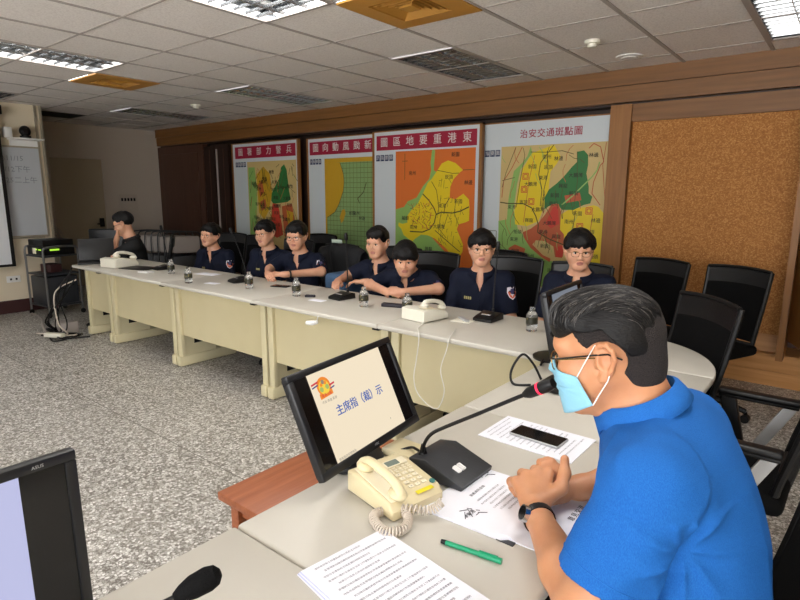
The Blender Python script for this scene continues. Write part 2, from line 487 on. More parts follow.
def wall(name, lo, hi, m_, **k):
    bb = MB(); bb.box(lo, hi); return tag(bb.build(name, m_, smooth=False), kind='structure')
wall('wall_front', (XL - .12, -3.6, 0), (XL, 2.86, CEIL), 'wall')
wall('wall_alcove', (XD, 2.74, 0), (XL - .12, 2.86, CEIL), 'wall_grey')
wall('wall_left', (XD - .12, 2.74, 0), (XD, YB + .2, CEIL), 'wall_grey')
wall('wall_back', (XD, YB, 0), (3.2, YB + .12, CEIL), 'wood_dark')
b = MB()
b.box((3.1, -3.6, 0), (3.2, YB, CEIL))
tag(b.build('wall_right', 'wall', smooth=False), kind='structure')
b = MB()
b.box((XL, -3.7, 0), (3.2, -3.6, .35)); b.box((XL, -3.7, 2.45), (3.2, -3.6, CEIL)); b.box((XL, -3.7, .35), (-3.8, -3.6, 2.45))  # unseen open bays added to let world light in; left end closed to dim it
for k in range(6): b.box((XL + k * 2.22 - .05, -3.7, .35), (XL + k * 2.22 + .05, -3.6, 2.45))
tag(b.build('wall_rear', 'wall', smooth=False), kind='structure')
b = MB(); b.box((XL, -3.6, 0), (XL + .015, 2.86, .16)); tag(b.build('baseboard_front', 'base', smooth=False), kind='structure')
b = MB(); b.box((XD, 2.86, 0), (XD + .012, 5.3, .14)); tag(b.build('baseboard_left', 'base', smooth=False), kind='structure')
# corner bead and the vertical conduit on the corner
b = MB(); b.box((XL - .005, 2.845, 0), (XL + .012, 2.875, CEIL), 0); b.box((XL, 2.79, 1.0), (XL + .02, 2.815, CEIL), 0)
tag(b.build('trim_corner', 'alu', smooth=False), kind='structure')

# brown timber soffit in stepped bands over the map panels
b = MB()
b.box((-9.5, 5.12, 2.405), (3.1, YB, CEIL), 0)
b.box((-9.5, 5.135, 2.262), (3.1, YB, 2.395), 0)
b.box((-9.5, 5.15, 2.395), (3.1, YB, 2.405), 1)  # dark strips put the shade between the bands into the colour
b.box((-9.5, 5.20, 2.245), (3.1, YB, 2.262), 1)
b.box((-9.5, 5.115, 2.398), (3.1, 5.14, 2.41), 0)
tag(b.build('trim_soffit', ['wood', 'wood_shadow'], smooth=False), kind='structure')
# cork bay on the right: framed sheet, side wing, stepped ledge
b = MB()
b.box((-1.78, 5.14, .25), (-1.60, 5.36, 2.245), 0)
b.box((-1.60, 5.16, 2.10), (3.1, 5.3, 2.245), 1)
b.box((-1.615, 5.135, .25), (-1.60, 5.16, 2.1), 0)
tag(b.build('trim_post', ['wood_v', 'wood'], smooth=False), kind='structure')
b = MB(); b.box((-1.60, 5.20, .40), (-0.345, 5.26, 2.10)); cork_o = b.build('cork_board', 'cork', smooth=False)
tag(cork_o, 'large tan cork pin board set in the brown timber wall', 'pin board')
b = MB()
b.box((-0.345, 4.93, .26), (-0.30, 5.26, 2.10), 0)
b.prism([(-0.345, 5.2), (-0.30, 5.2), (-0.08, 4.6), (-0.125, 4.6)], .40, 2.245, 0)
tag(b.build('trim_wing', ['wood_v'], smooth=False), kind='structure')
b = MB()
b.box((-9.5, 5.12, .12), (3.1, YB, .255), 0, .006); b.box((-9.5, 5.14, 0), (3.1, YB, .12), 0)
b.box((-1.6, 5.12, .255), (3.1, 5.3, .262), 0)
b.prism([(5.19, .262), (5.26, .262), (5.26, .42), (5.235, .42)], -1.6, -0.345, 0, axis='x')
tag(b.build('trim_ledge', ['wood_light'], smooth=False), kind='structure')
# dark timber doorless panel at the far end
b = MB()
b.box((-9.60, 5.2, .2), (-8.22, 5.30, 2.245), 0); b.box((-9.45, 5.18, .35), (-8.35, 5.205, 2.12), 0, .008)
tag(b.build('trim_panel', ['wood_dark'], smooth=False), kind='structure')
b = MB(); b.box((-8.22, 5.36, .2), (-1.78, 5.40, 2.245)); tag(b.build('trim_backing', 'wood_shadow', smooth=False), kind='structure')

# door in the far wall
d = tag(bpy.data.objects.new('door_1', None), kind='structure'); COL.objects.link(d); d.location = (XD, 3.86, 0)
b = MB(); b.box((.0, -.40, .01), (.035, .36, 2.0), 0, .003); b.build('door_leaf', 'door', d)
b = MB(); b.box((0, .36, 0), (.05, .40, 2.05)); b.box((0, -.44, 0), (.05, -.40, 2.05)); b.box((0, -.44, 2.0), (.05, .40, 2.05)); b.build('door_frame', 'wall_grey', d, smooth=False)
b = MB(); b.box((.035, .25, .93), (.06, .32, 1.07), 0, .005); b.cyl((.04, .285, .98), (.09, .285, .98), .012); b.tube([(.09, .285, .98), (.09, .19, .98)], .01); b.build('door_handle', 'blk', d)

# ceiling fixtures: housing, tubes, louver
def make_fixture():
    t = thing('ceiling_light', 'x', 'ceiling light', (0, 0, CEIL), 0, 'louvred fluorescent ceiling lights')
    b = MB(); w, h, dz = .295, .595, .10
    b.poly([(-w, -h, dz), (w, -h, dz), (w, h, dz), (-w, h, dz)][::-1])
    for a, c in (((-w, -h), (w, -h)), ((w, -h), (w, h)), ((w, h), (-w, h)), ((-w, h), (-w, -h))):
        b.poly([(a[0], a[1], 0), (c[0], c[1], 0), (c[0], c[1], dz), (a[0], a[1], dz)])
    b.build('housing', 'refl', t, smooth=False)
    b = MB()
    b.box((-w, -h, -.008), (-w + .022, h, .002)); b.box((w - .022, -h, -.008), (w, h, .002)); b.box((-w, -h, -.008), (w, -h + .022, .002)); b.box((-w, h - .022, -.008), (w, h, .002))
    b.build('rim', 'tbar', t, smooth=False)
    b = MB()
    for k in range(1, 14):
        y = -h + 2 * h * k / 14
        b.prism([(y - .006, .018), (y + .006, .018), (y + .002, .0), (y - .002, .0)], -w + .02, w - .02, axis='x')
    for k in range(1, 3):
        x = -w + 2 * w * k / 3
        b.prism([(x - .008, .018), (x + .008, .018), (x + .002, .0), (x - .002, .0)], -h + .02, h - .02, axis='y')
    b.build('louver', 'refl', t, smooth=False)
    for k in range(3):
        b = MB(); x = -w + 2 * w * (k + .5) / 3
        b.tube([(x, -h + .03, .075), (x, h - .03, .075)], .013, 0, 10); b.build('tube', 'tube', t)
    return t
fx0 = make_fixture()
flab = {0: 'brightly lit louvred ceiling light at the top edge left of the yellowed vent', 1: 'lit louvred ceiling light at upper left beside the small tan vent', 2: 'lit louvred ceiling light over the man in the blue polo', 3: 'louvred ceiling light at the far left edge near the whiteboard wall',
        4: 'lit louvred ceiling light behind the viewer in line with the yellowed vent', 5: 'lit louvred ceiling light behind the viewer nearest the screen wall', 6: 'lit louvred ceiling light directly behind the viewer',
        7: 'dim greenish louvred ceiling light over the second map panel', 8: 'unlit louvred ceiling light right behind the large yellowed vent', 9: 'unlit louvred ceiling light at the upper right corner above the cork board', 10: 'dark unlit louvred ceiling light farthest back by the door wall', 11: 'lit louvred ceiling light over the right side of the room'}
for k, (x, y) in enumerate(fixt):
    if k == 0: fx0.location = (x, y, CEIL); fx0['label'] = flab[0]; o = fx0
    else: o = dup(fx0, (x, y, CEIL), 0, flab[k])
    if k == 7:
        for ch in [c for c in bpy.data.objects if c.parent == o and c.name.startswith('tube')]:
            ch.data = ch.data.copy(); ch.data.materials[0] = M['tube_g']
def make_vent(x, y, label, m_, lv):
    t = thing('ceiling_vent', label, 'air vent', (x, y, CEIL))
    b = MB(); s_ = .297
    # square ring plate with nested louvre cone
    def ring(r0, z0, r1, z1, mi=0):
        q = [(-1, -1), (1, -1), (1, 1), (-1, 1)]
        for k in range(4):
            a, c = q[k], q[(k + 1) % 4]
            b.poly([(a[0] * r0, a[1] * r0, z0), (c[0] * r0, c[1] * r0, z0), (c[0] * r1, c[1] * r1, z1), (a[0] * r1, a[1] * r1, z1)], mi)
    ring(s_, .0, s_, -.012); ring(s_, -.012, .17, -.016); ring(.17, -.016, .165, .05)
    b.build('plate', m_, t, smooth=False)
    b = MB()
    for r_ in (.150, .120, .090, .060):
        ring(r_, -.014, r_ - .009, .004); ring(r_ - .001, -.016, r_ - .010, .002); ring(r_, -.014, r_ - .001, -.016)
    b.box((-.045, -.045, -.018), (.045, .045, -.008))
    b.build('louver', lv, t, smooth=False)
    b = MB(); b.box((-.17, -.17, .05), (.17, .17, .07)); b.build('duct', 'void', t, smooth=False)
make_vent(vents[0][0], vents[0][1], 'large yellowed square air vent at the top centre of the ceiling', 'vent', 'vent')
make_vent(vents[1][0], vents[1][1], 'tan square air vent at upper left behind the lit ceiling light', 'vent', 'vent')
b = MB(); b.box((-.3, -.3, 0), (.3, .3, .25), 0)
o = b.build('ceiling_hatch', 'void', None, smooth=False, loc=(vents[2][0], vents[2][1], CEIL)); tag(o, 'dark open ceiling hatch above the far left corner', 'hatch')
def disc(name, label, cat, x, y, r, h, m_):
    b = MB(); b.lathe([(r * .55, -h), (r * .62, -h * .55), (r * .95, -h * .45), (r, 0)][:], n=24)
    tag(b.build(name, m_, None, loc=(x, y, CEIL - .005)), label, cat)
disc('smoke_detector', 'round white smoke detector on the ceiling above the cork board', 'smoke detector', -1.56, 4.05, .055, .045, 'phone_w')
disc('smoke_detector', 'round white smoke detector on the dark ceiling at left', 'smoke detector', -6.35, 3.96, .06, .045, 'phone_w')
disc('ceiling_speaker', 'flat round ceiling speaker next to the smoke detector near the soffit', 'speaker', -1.50, 4.66, .10, .018, 'white')

# ------------------------------------------------------------------ map panels
MT = ['board', 'crim', 'wlet', 'nlet', 'orange', 'mgreen', 'myel', 'myel2', 'mdg', 'mred', 'mred2', 'mtan', 'mline', 'mgrid', 'mname']
MI = {k: n for n, k in enumerate(MT)}
def flat(mb, pts, y, m_):
    tri = tessellate_polygon([[Vector((p[0], p[1], 0)) for p in pts]])
    mb.add([(p[0], y, p[1]) for p in pts], tri, MI[m_])
def line(mb, pts, y, w, m_):
    for (x0, z0), (x1, z1) in zip(pts[:-1], pts[1:]):
        dx, dz = x1 - x0, z1 - z0; L_ = math.hypot(dx, dz) or 1
        nx, nz = -dz / L_ * w / 2, dx / L_ * w / 2
        mb.poly([(x0 + nx, y, z0 + nz), (x1 + nx, y, z1 + nz), (x1 - nx, y, z1 - nz), (x0 - nx, y, z0 - nz)], MI[m_])
def panel(name, label, x0, x1, y, draw, framec='wood_v', z0=.50, z1=2.19):
    t = thing(name, label, 'map panel', ((x0 + x1) / 2, y, z0), 0)
    T = Matrix.Translation((-(x0 + x1) / 2, -y, -z0))
    b = MB(); b.box((x0, y, z0), (x1, y + .03, z1), T=T)
    b.build('panel_sheet', 'board', t, smooth=False)
    b = MB()
    for lo, hi in (((x0 - .03, y - .006, z0 - .03), (x0, y + .036, z1 + .012)), ((x1, y - .006, z0 - .03), (x1 + .03, y + .036, z1 + .012)), ((x0 - .03, y - .006, z1), (x1 + .03, y + .036, z1 + .012)), ((x0 - .03, y - .006, z0 - .03), (x1 + .03, y + .036, z0))):
        b.box(lo, hi, T=T)
    b.build('panel_frame', framec, t, smooth=False)
    g, l_ = MB(), MB()
    draw(g, l_, y)
    for mb in (g, l_):
        mb.v = [tuple(T @ Vector(p)) for p in mb.v]
    g.build('map_print', MT, t, smooth=False); l_.build('lettering', MT, t, smooth=False)
def band(g, l_, y, x0, x1, txt, n=None):
    g.poly([(x0, y - .002, 1.982), (x1, y - .002, 1.982), (x1, y - .002, 2.15), (x0, y - .002, 2.15)], MI['crim'])
    n = len(txt); st = (x1 - x0) / (n + .25)
    letters(l_, txt, ((x0 + x1) / 2, y - .004, 2.066), (1, 0, 0), (0, 0, 1), .115, MI['wlet'], .012, st)
def legend(l_, y, x0, x1, txt='示指要圖'):
    n = 4; w = (x1 - x0) / n
    for k in range(n):
        cx = x0 + w * (k + .5)
        l_.poly([(cx - w * .42, y - .003, 1.86), (cx + w * .42, y - .003, 1.86), (cx + w * .42, y - .003, 1.93), (cx - w * .42, y - .003, 1.93)], MI['nlet'])
        letters(l_, txt[k], (cx, y - .005, 1.895), (1, 0, 0), (0, 0, 1), w * .75, MI['wlet'])
def names(l_, y, pts, size=.045, m_='blk_', bold=.012, words_=('新園', '南州', '林邊', '崁頂', '東港', '大鵬灣', '興龍', '船頭')):
    for k, (x, z) in enumerate(pts):
        letters(l_, words_[k % len(words_)], (x, y - .006, z), (1, 0, 0), (0, 0, 1), size * 1.1, MI['mname'], bold)
def m3(g, l_, y):
    band(g, l_, y, -4.545, -3.16, '圖區地要重港東'); legend(l_, y, -4.555, -4.285)
    flat(g, [(-4.25, .55), (-3.17, .55), (-3.17, 1.962), (-4.25, 1.962)], y - .002, 'orange')
    flat(g, [(-3.716, 1.96), (-3.69, 1.953), (-3.705, 1.739), (-3.663, 1.717), (-3.613, 1.763), (-3.85, 1.299), (-4.03, 1.239), (-4.246, 1.235), (-4.245, 1.301), (-4.122, 1.331), (-4.067, 1.396), (-3.94, 1.439), (-3.851, 1.564), (-3.765, 1.645), (-3.739, 1.74), (-3.749, 1.821), (-3.732, 1.955)], y - .003, 'mgreen')
    flat(g, [(-4.246, 1.3), (-4.25, .56), (-3.425, .56), (-3.401, .758), (-3.535, .847), (-3.743, 1.02), (-4.03, 1.268)], y - .0035, 'mgreen')
    flat(g, [(-3.851, 1.481), (-3.782, 1.604), (-3.73, 1.644), (-3.655, 1.737), (-3.597, 1.809), (-3.515, 1.839), (-3.418, 1.809), (-3.321, 1.734), (-3.368, 1.703), (-3.439, 1.638), (-3.479, 1.559), (-3.485, 1.439), (-3.412, 1.426), (-3.309, 1.485), (-3.237, 1.426), (-3.227, 1.334), (-3.229, 1.201), (-3.279, 1.18), (-3.359, 1.158), (-3.382, 1.103), (-3.34, 1.023), (-3.298, .943), (-3.302, .861), (-3.352, .789), (-3.383, .676), (-3.432, .616), (-3.443, .811), (-3.519, .883), (-3.604, .941), (-3.673, .987), (-3.778, 1.018), (-3.867, 1.022), (-3.957, .967), (-3.994, .937), (-4.049, .963), (-4.124, 1.004), (-4.161, 1.076), (-4.208, 1.111), (-4.199, 1.148), (-4.142, 1.135), (-4.067, 1.152), (-4.076, 1.224), (-4.012, 1.296), (-3.922, 1.368)], y - .0045, 'myel')
    for P_, w in (([(-3.851, 1.481), (-3.763, 1.411), (-3.694, 1.329), (-3.659, 1.26), (-3.667, 1.232), (-3.684, 1.162), (-3.744, 1.09), (-3.849, 1.051), (-4.031, 1.051)], .014), ([(-3.667, 1.253), (-3.591, 1.282), (-3.442, 1.277), (-3.345, 1.299), (-3.235, 1.347)], .014),
                  ([(-3.73, 1.617), (-3.661, 1.521), (-3.634, 1.384), (-3.625, 1.274)], .007), ([(-3.321, 1.734), (-3.175, 1.736)], .006), ([(-3.674, 1.079), (-3.537, .987), (-3.337, .859)], .009), ([(-3.485, 1.439), (-3.542, 1.357), (-3.557, 1.262)], .009),
                  ([(-4.111, 1.932), (-4.112, 1.638)], .006), ([(-4.15, 1.85), (-4.07, 1.85)], .005), ([(-3.60, 1.25), (-3.62, 1.10), (-3.52, 1.0)], .006), ([(-3.50, 1.27), (-3.56, 1.10)], .006), ([(-3.655, 1.737), (-3.45, 1.70), (-3.37, 1.703)], .006), ([(-3.40, 1.43), (-3.42, 1.28), (-3.36, 1.15)], .006)):
        line(g, P_, y - .0055, w, 'mline')
    rr = random.Random(4)
    for k in range(60):
        x = rr.uniform(-3.66, -3.32); z = rr.uniform(.9, 1.65); a = rr.choice([1.2, 1.35, .1, -.6]); L_ = rr.uniform(.03, .12)
        if x > -3.5 and z > 1.42: continue
        line(g, [(x, z), (x + L_ * math.cos(a) * .5, z + L_ * math.sin(a))], y - .0053, .004, 'mline')
    rr = random.Random(3)
    for k in range(90):                       # street grid of the town
        x = rr.uniform(-4.02, -3.72); z = rr.uniform(1.08, 1.36); a = rr.uniform(0, 3.1); L_ = rr.uniform(.02, .07)
        line(g, [(x, z), (x + L_ * math.cos(a), z + L_ * math.sin(a))], y - .006, .005, 'mred' if k % 3 else 'mline')
    names(l_, y, [(-3.42, 1.895), (-4.0, 1.71), (-3.25, 1.60), (-3.50, 1.66), (-3.58, 1.35), (-3.62, 1.12), (-3.76, .86), (-4.1, 1.20), (-3.37, 1.40), (-3.98, 1.1)], .048)
def m4(g, l_, y):
    letters(l_, '治安交通斑點圖', (-2.40, y - .004, 2.067), (1, 0, 0), (0, 0, 1), .088, MI['crim'], .018, .093)
    for k, ch in enumerate('指要圖'):
        cx = -3.09 + k * .062
        l_.poly([(cx - .027, y - .003, 1.865), (cx + .027, y - .003, 1.865), (cx + .027, y - .003, 1.93), (cx - .027, y - .003, 1.93)], MI['nlet'])
        letters(l_, ch, (cx, y - .005, 1.897), (1, 0, 0), (0, 0, 1), .048, MI['wlet'])
    flat(g, [(-2.925, .55), (-1.81, .55), (-1.81, 1.96), (-2.925, 1.96)], y - .002, 'mtan')
    for P_, c, dy in (([(-2.599, 1.951), (-2.578, 1.886), (-2.699, 1.729), (-2.731, 1.58), (-2.759, 1.328), (-2.694, 1.109), (-2.926, 1.1), (-2.93, 1.205), (-2.832, 1.225), (-2.821, 1.447), (-2.789, 1.632), (-2.773, 1.714), (-2.683, 1.794), (-2.631, 1.856)], 'mgreen', .003),
                      ([(-2.925, 1.12), (-2.925, .56), (-1.815, .56), (-2.20, .80), (-2.392, .847), (-2.53, .963), (-2.631, 1.065), (-2.755, 1.186)], 'mgreen', .0032),
                      ([(-2.578, 1.886), (-2.355, 1.953), (-2.281, 1.841), (-2.312, 1.78), (-2.377, 1.703), (-2.386, 1.527), (-2.43, 1.349), (-2.478, 1.216), (-2.603, 1.162), (-2.735, 1.176), (-2.749, 1.312), (-2.712, 1.564), (-2.681, 1.728)], 'myel', .0034),
                      ([(-2.119, 1.879), (-2.055, 1.888), (-2.013, 1.844), (-2.008, 1.753), (-2.019, 1.677), (-1.988, 1.554), (-1.985, 1.493), (-1.948, 1.462), (-1.963, 1.4), (-2.026, 1.384), (-2.122, 1.336), (-2.239, 1.335), (-2.293, 1.398), (-2.378, 1.366), (-2.42, 1.333), (-2.426, 1.447), (-2.386, 1.527), (-2.303, 1.59), (-2.238, 1.652), (-2.16, 1.743), (-2.114, 1.787)], 'mdg', .0036),
                      ([(-2.344, 1.39), (-2.276, 1.39), (-2.246, 1.319), (-2.246, 1.141), (-2.203, 1.099), (-2.194, .929), (-2.209, .867), (-2.282, .871), (-2.305, .974), (-2.4, 1.022), (-2.494, 1.026), (-2.531, .98), (-2.412, .881), (-2.327, .851), (-2.334, .815), (-2.43, .862), (-2.549, .944), (-2.631, 1.047), (-2.643, 1.1), (-2.557, 1.139), (-2.483, 1.194), (-2.412, 1.282)], 'mred', .0038),
                      ([(-2.09, 1.352), (-1.993, 1.369), (-1.931, 1.385), (-1.883, 1.37), (-1.816, 1.294), (-1.815, .70), (-2.0, .80), (-2.19, .93), (-2.245, 1.125), (-2.253, 1.286), (-2.172, 1.336)], 'myel', .0033),
                      ([(-2.797, .93), (-2.727, .97), (-2.607, .932), (-2.623, .849), (-2.721, .806), (-2.803, .829)], 'mred', .004),
                      ([(-2.33, 1.36), (-2.28, 1.37), (-2.26, 1.2), (-2.34, 1.15), (-2.40, 1.2)], 'mred2', .0042), ([(-2.28, .97), (-2.2, .99), (-2.2, .88), (-2.27, .87)], 'mred2', .0042),
                      ([(-2.22, 1.47), (-2.07, 1.50), (-2.05, 1.43), (-2.2, 1.40)], 'mred', .0044)):
        flat(g, P_, y - dy, c)
    for cx, cz in ((-2.64, 1.66), (-2.65, 1.53), (-2.565, 1.41), (-1.97, 1.33), (-2.05, 1.18)):
        for s_ in (.03, .018):
            line(g, [(cx - s_, cz - s_), (cx + s_, cz - s_), (cx + s_, cz + s_), (cx - s_, cz + s_), (cx - s_, cz - s_)], y - .005, .007, 'mred2')
    for P_, w, c in (([(-2.916, 1.399), (-2.819, 1.387), (-2.649, 1.388), (-2.556, 1.347), (-2.507, 1.265), (-2.476, 1.183), (-2.479, 1.106), (-2.345, 1.042), (-2.198, .997)], .011, 'mline'), ([(-1.9, 1.779), (-1.919, 1.705), (-1.962, 1.645), (-2.129, 1.478), (-2.241, 1.383)], .012, 'mgreen'),
                     ([(-2.009, 1.904), (-1.965, 1.946), (-1.901, 1.913), (-1.862, 1.777), (-1.891, 1.749), (-1.944, 1.599), (-1.953, 1.492), (-1.868, 1.385)], .008, 'mred'), ([(-2.355, 1.953), (-2.485, 1.786), (-2.498, 1.674), (-2.456, 1.528), (-2.466, 1.365)], .008, 'mline'),
                     ([(-2.69, 1.948), (-2.794, 1.748), (-2.884, 1.617), (-2.898, 1.447)], .008, 'mred'), ([(-2.597, 1.895), (-2.437, 1.887), (-2.267, 1.894), (-2.15, 1.858)], .006, 'mline'), ([(-2.42, 1.9), (-2.40, 1.7), (-2.44, 1.5), (-2.43, 1.3)], .007, 'mline'),
                     ([(-2.76, 1.95), (-2.86, 1.70), (-2.90, 1.55)], .006, 'mline'), ([(-1.85, 1.95), (-1.87, 1.75), (-1.83, 1.45)], .006, 'mred'), ([(-2.66, 1.85), (-2.70, 1.60), (-2.73, 1.35)], .006, 'mline'), ([(-2.12, 1.88), (-2.10, 1.6), (-2.12, 1.36)], .005, 'mline'),
                     ([(-2.55, 1.86), (-2.60, 1.62), (-2.62, 1.40), (-2.64, 1.2)], .006, 'mred'), ([(-2.90, 1.62), (-2.76, 1.65)], .006, 'mline'), ([(-2.10, 1.33), (-2.12, 1.12), (-2.0, .95)], .006, 'mline'), ([(-1.93, 1.3), (-1.95, 1.1), (-1.9, .9)], .006, 'mred')):
        line(g, P_, y - .0055, w, c)
    names(l_, y, [(-2.57, 1.75), (-2.42, 1.84), (-2.30, 1.82), (-2.40, 1.74), (-2.45, 1.64), (-2.58, 1.58), (-2.24, 1.56), (-2.13, 1.49), (-2.32, 1.47), (-2.33, 1.39), (-1.96, 1.84), (-2.65, 1.40), (-2.78, 1.35), (-2.49, 1.33), (-2.58, 1.22), (-2.70, 1.10), (-2.08, 1.30), (-2.16, 1.22), (-1.9, 1.24), (-1.95, 1.13), (-2.42, 1.11), (-2.36, 1.20), (-2.28, 1.07), (-2.72, .90), (-2.40, .97), (-2.55, .86), (-2.5, .78), (-2.31, .73), (-2.74, 1.02), (-2.12, 1.66), (-2.0, 1.0), (-1.9, .9)], .042)
    rr = random.Random(9)
    for k in range(46):
        x = rr.uniform(-2.88, -1.95); z = rr.uniform(.75, 1.85); q = [(x, z)]; a = rr.uniform(1.2, 2.2)
        for s_ in range(3):
            a += rr.uniform(-.5, .5); q.append((max(-2.91, min(-1.83, q[-1][0] + .06 * math.cos(a))), max(.6, min(1.94, q[-1][1] + .06 * math.sin(a)))))
        line(g, q, y - .0052 - k * .00001, .005, ('mred', 'mline', 'mline', 'mgreen')[k % 4])
    for z in (1.10, 1.03): line(g, [(-3.11, z), (-2.95, z)], y - .004, .006, 'mline')
    for x in (-3.11, -3.03, -2.95): line(g, [(x, 1.10), (x, .6)], y - .004, .006, 'mline')
def m2(g, l_, y):
    band(g, l_, y, -5.825, -4.47, '圖向動風颱新最'); legend(l_, y, -5.825, -5.60)
    flat(g, [(-5.545, .55), (-4.44, .55), (-4.44, 1.93), (-5.545, 1.93)], y - .002, 'myel2')
    flat(g, [(-5.51, .58), (-4.47, .58), (-4.47, 1.875), (-5.51, 1.875)], y - .003, 'mgrid')
    for k in range(18): line(g, [(-5.51 + k * .061, .58), (-5.51 + k * .061, 1.875)], y - .0036, .004, 'mline')
    for k in range(22): line(g, [(-5.51, .58 + k * .061), (-4.47, .58 + k * .061)], y - .0036, .004, 'mline')
    flat(g, [(-5.511, 1.877), (-5.257, 1.873), (-5.226, 1.801), (-5.195, 1.722), (-5.187, 1.628), (-5.202, 1.517), (-5.25, 1.42), (-5.287, 1.341), (-5.36, 1.243), (-5.511, 1.166)], y - .0042, 'myel2')
    flat(g, [(-5.232, 1.269), (-5.186, 1.286), (-5.166, 1.23), (-5.214, 1.124), (-5.25, 1.099), (-5.274, 1.179)], y - .0044, 'myel2')
    line(g, [(-5.257, 1.873), (-5.226, 1.801), (-5.195, 1.722), (-5.187, 1.628), (-5.202, 1.517), (-5.287, 1.341), (-5.36, 1.243), (-5.505, 1.166)], y - .005, .008, 'mline')
    line(g, [(-4.80, 1.62), (-4.85, 1.5), (-4.95, 1.42), (-4.92, 1.36)], y - .005, .012, 'mline')
    names(l_, y, [(-5.05, 1.23), (-4.97, 1.23), (-4.88, 1.17)], .05)
def m1(g, l_, y):
    band(g, l_, y, -7.36, -5.995, '圖署部力警兵'); legend(l_, y, -7.36, -7.10, '示指要圖')
    flat(g, [(-7.075, .55), (-5.99, .55), (-5.99, 1.93), (-7.075, 1.93)], y - .002, 'mtan')
    for P_, c, dy in (([(-7.05, 1.85), (-6.90, 1.85), (-6.86, 1.5), (-6.90, 1.1), (-6.88, .6), (-7.07, .6)], 'mgreen', .003), ([(-6.86, 1.75), (-6.70, 1.86), (-6.56, 1.75), (-6.52, 1.5), (-6.60, 1.25), (-6.72, 1.1), (-6.84, 1.2)], 'myel2', .003),
                      ([(-6.84, 1.60), (-6.74, 1.66), (-6.70, 1.50), (-6.80, 1.42)], 'mred', .0032), ([(-6.80, 1.36), (-6.68, 1.40), (-6.66, 1.28), (-6.78, 1.22)], 'mred', .0032),
                      ([(-6.24, 1.875), (-6.19, 1.80), (-6.17, 1.65), (-6.15, 1.5), (-6.12, 1.40), (-6.2, 1.36), (-6.376, 1.345), (-6.50, 1.33), (-6.55, 1.377), (-6.53, 1.48), (-6.45, 1.58), (-6.36, 1.68), (-6.309, 1.835)], 'mdg', .0036),
                      ([(-6.52, 1.34), (-6.40, 1.33), (-6.37, 1.2), (-6.33, 1.05), (-6.31, .9), (-6.45, .85), (-6.62, .92), (-6.60, 1.08), (-6.55, 1.2)], 'mred2', .0038), ([(-6.32, 1.3), (-6.10, 1.34), (-6.05, 1.1), (-6.10, .9), (-6.28, .88)], 'mred', .0034), ([(-6.22, 1.25), (-6.08, 1.22), (-6.1, 1.05), (-6.2, 1.05)], 'myel2', .0035), ([(-6.85, 1.05), (-6.64, 1.1), (-6.66, .8), (-6.86, .7)], 'myel2', .0034)):
        flat(g, P_, y - dy, c)
    rr = random.Random(5)
    for k in range(90):
        x = rr.uniform(-7.0, -6.05); z = rr.uniform(.9, 1.88)
        line(g, [(x, z), (x + rr.uniform(-.1, .1), z - rr.uniform(.03, .2))], y - .0055 - k * .00001, .007, ('mline', 'mred', 'mline', 'mdg')[k % 4])
    names(l_, y, [(rr.uniform(-6.95, -6.1), rr.uniform(1.0, 1.85)) for k in range(34)], .05)
panel('map_panel', 'dark map panel with a red title strip nearest the far door', -7.415, -5.97, 5.20, m1)
panel('map_panel', 'map panel with green grid and golden coast behind the orange one', -5.855, -4.40, 5.30, m2)
panel('map_panel', 'orange and yellow town map panel with a crimson title strip', -4.58, -3.13, 5.20, m3)
panel('map_panel', 'green and tan district map panel with red title lettering on white', -3.13, -1.785, 5.30, m4)
for k, (x, lab) in enumerate(((-8.10, 'narrow dark sliding panel edge with pale strip nearest the timber end panel'), (-7.73, 'narrow dark sliding panel edge beside the farthest map'))):
    b = MB(); b.box((x - .16, 5.22, .5), (x + .16, 5.26, 2.2), 0); b.box((x - .16, 5.215, .5), (x - .12, 5.222, 2.15), 1)
    b.box((x + .03, 5.216, .55), (x + .045, 5.221, 2.15), 2)
    tag(b.build('sliding_panel', ['wood_shadow', 'tbar', 'wood_dark'], None, smooth=False), lab, 'sliding panel', 'folded sliding panels')

# ------------------------------------------------------------------ the front wall
t = thing('whiteboard', 'whiteboard with faint handwriting on the cream wall beside the screen', 'whiteboard', (XL, 1.79, .95))
b = MB(); b.box((.0, -1.0, 0), (.02, 1.0, 1.06)); b.build('writing_surface', 'wb', t, smooth=False)
b = MB()
for lo, hi in (((0, -1.02, -.02), (.03, 1.02, 0)), ((0, -1.02, 1.06), (.03, 1.02, 1.08)), ((0, 1.0, 0), (.03, 1.02, 1.06)), ((0, -1.02, 0), (.03, -1.0, 1.06)), ((0, -.9, -.035), (.07, .95, -.02))): b.box(lo, hi)
b.build('frame', 'alu', t, smooth=False)
b = MB()
for k, s_ in enumerate(('(一)11/15', '(二)9/12下午', '(三)10/25二上午')):
    letters(b, s_, (.022, .66, .93 - k * .13), (0, 1, 0), (0, 0, 1), .085, res=1)
b.build('handwriting', 'wbink', t, smooth=False)
t = thing('projection_screen', 'white projection screen with black border at the left edge', 'projection screen', (XL + .12, .8, .62))
b = MB(); b.box((0, -1.3, 0), (.006, 1.53, 1.75)); b.build('fabric', 'proj', t, smooth=False)
b = MB(); b.box((-.002, 1.53, -.03), (.008, 1.57, 1.75)); b.box((-.002, -1.3, -.03), (.008, 1.57, 0)); b.box((-.04, -1.34, 1.75), (.06, 1.60, 1.85)); b.build('border', 'blk', t, smooth=False)
t = thing('wall_shelf', 'small white shelf high on the cream wall corner', 'shelf', (XL, 2.64, 2.10))
b = MB(); b.box((0, -.17, 0), (.2, .17, .018)); b.box((0, -.15, -.08), (.02, .15, 0)); b.build('board', 'white', t, smooth=False)
t = thing('wall_camera', 'black dome camera on the small white wall shelf', 'camera', (XL + .1, 2.64, 2.118))
b = MB(); b.cyl((0, 0, 0), (0, 0, .03), .06); b.ball((0, 0, .085), (.062, .062, .066), n=18); b.build('body', 'blk', t)
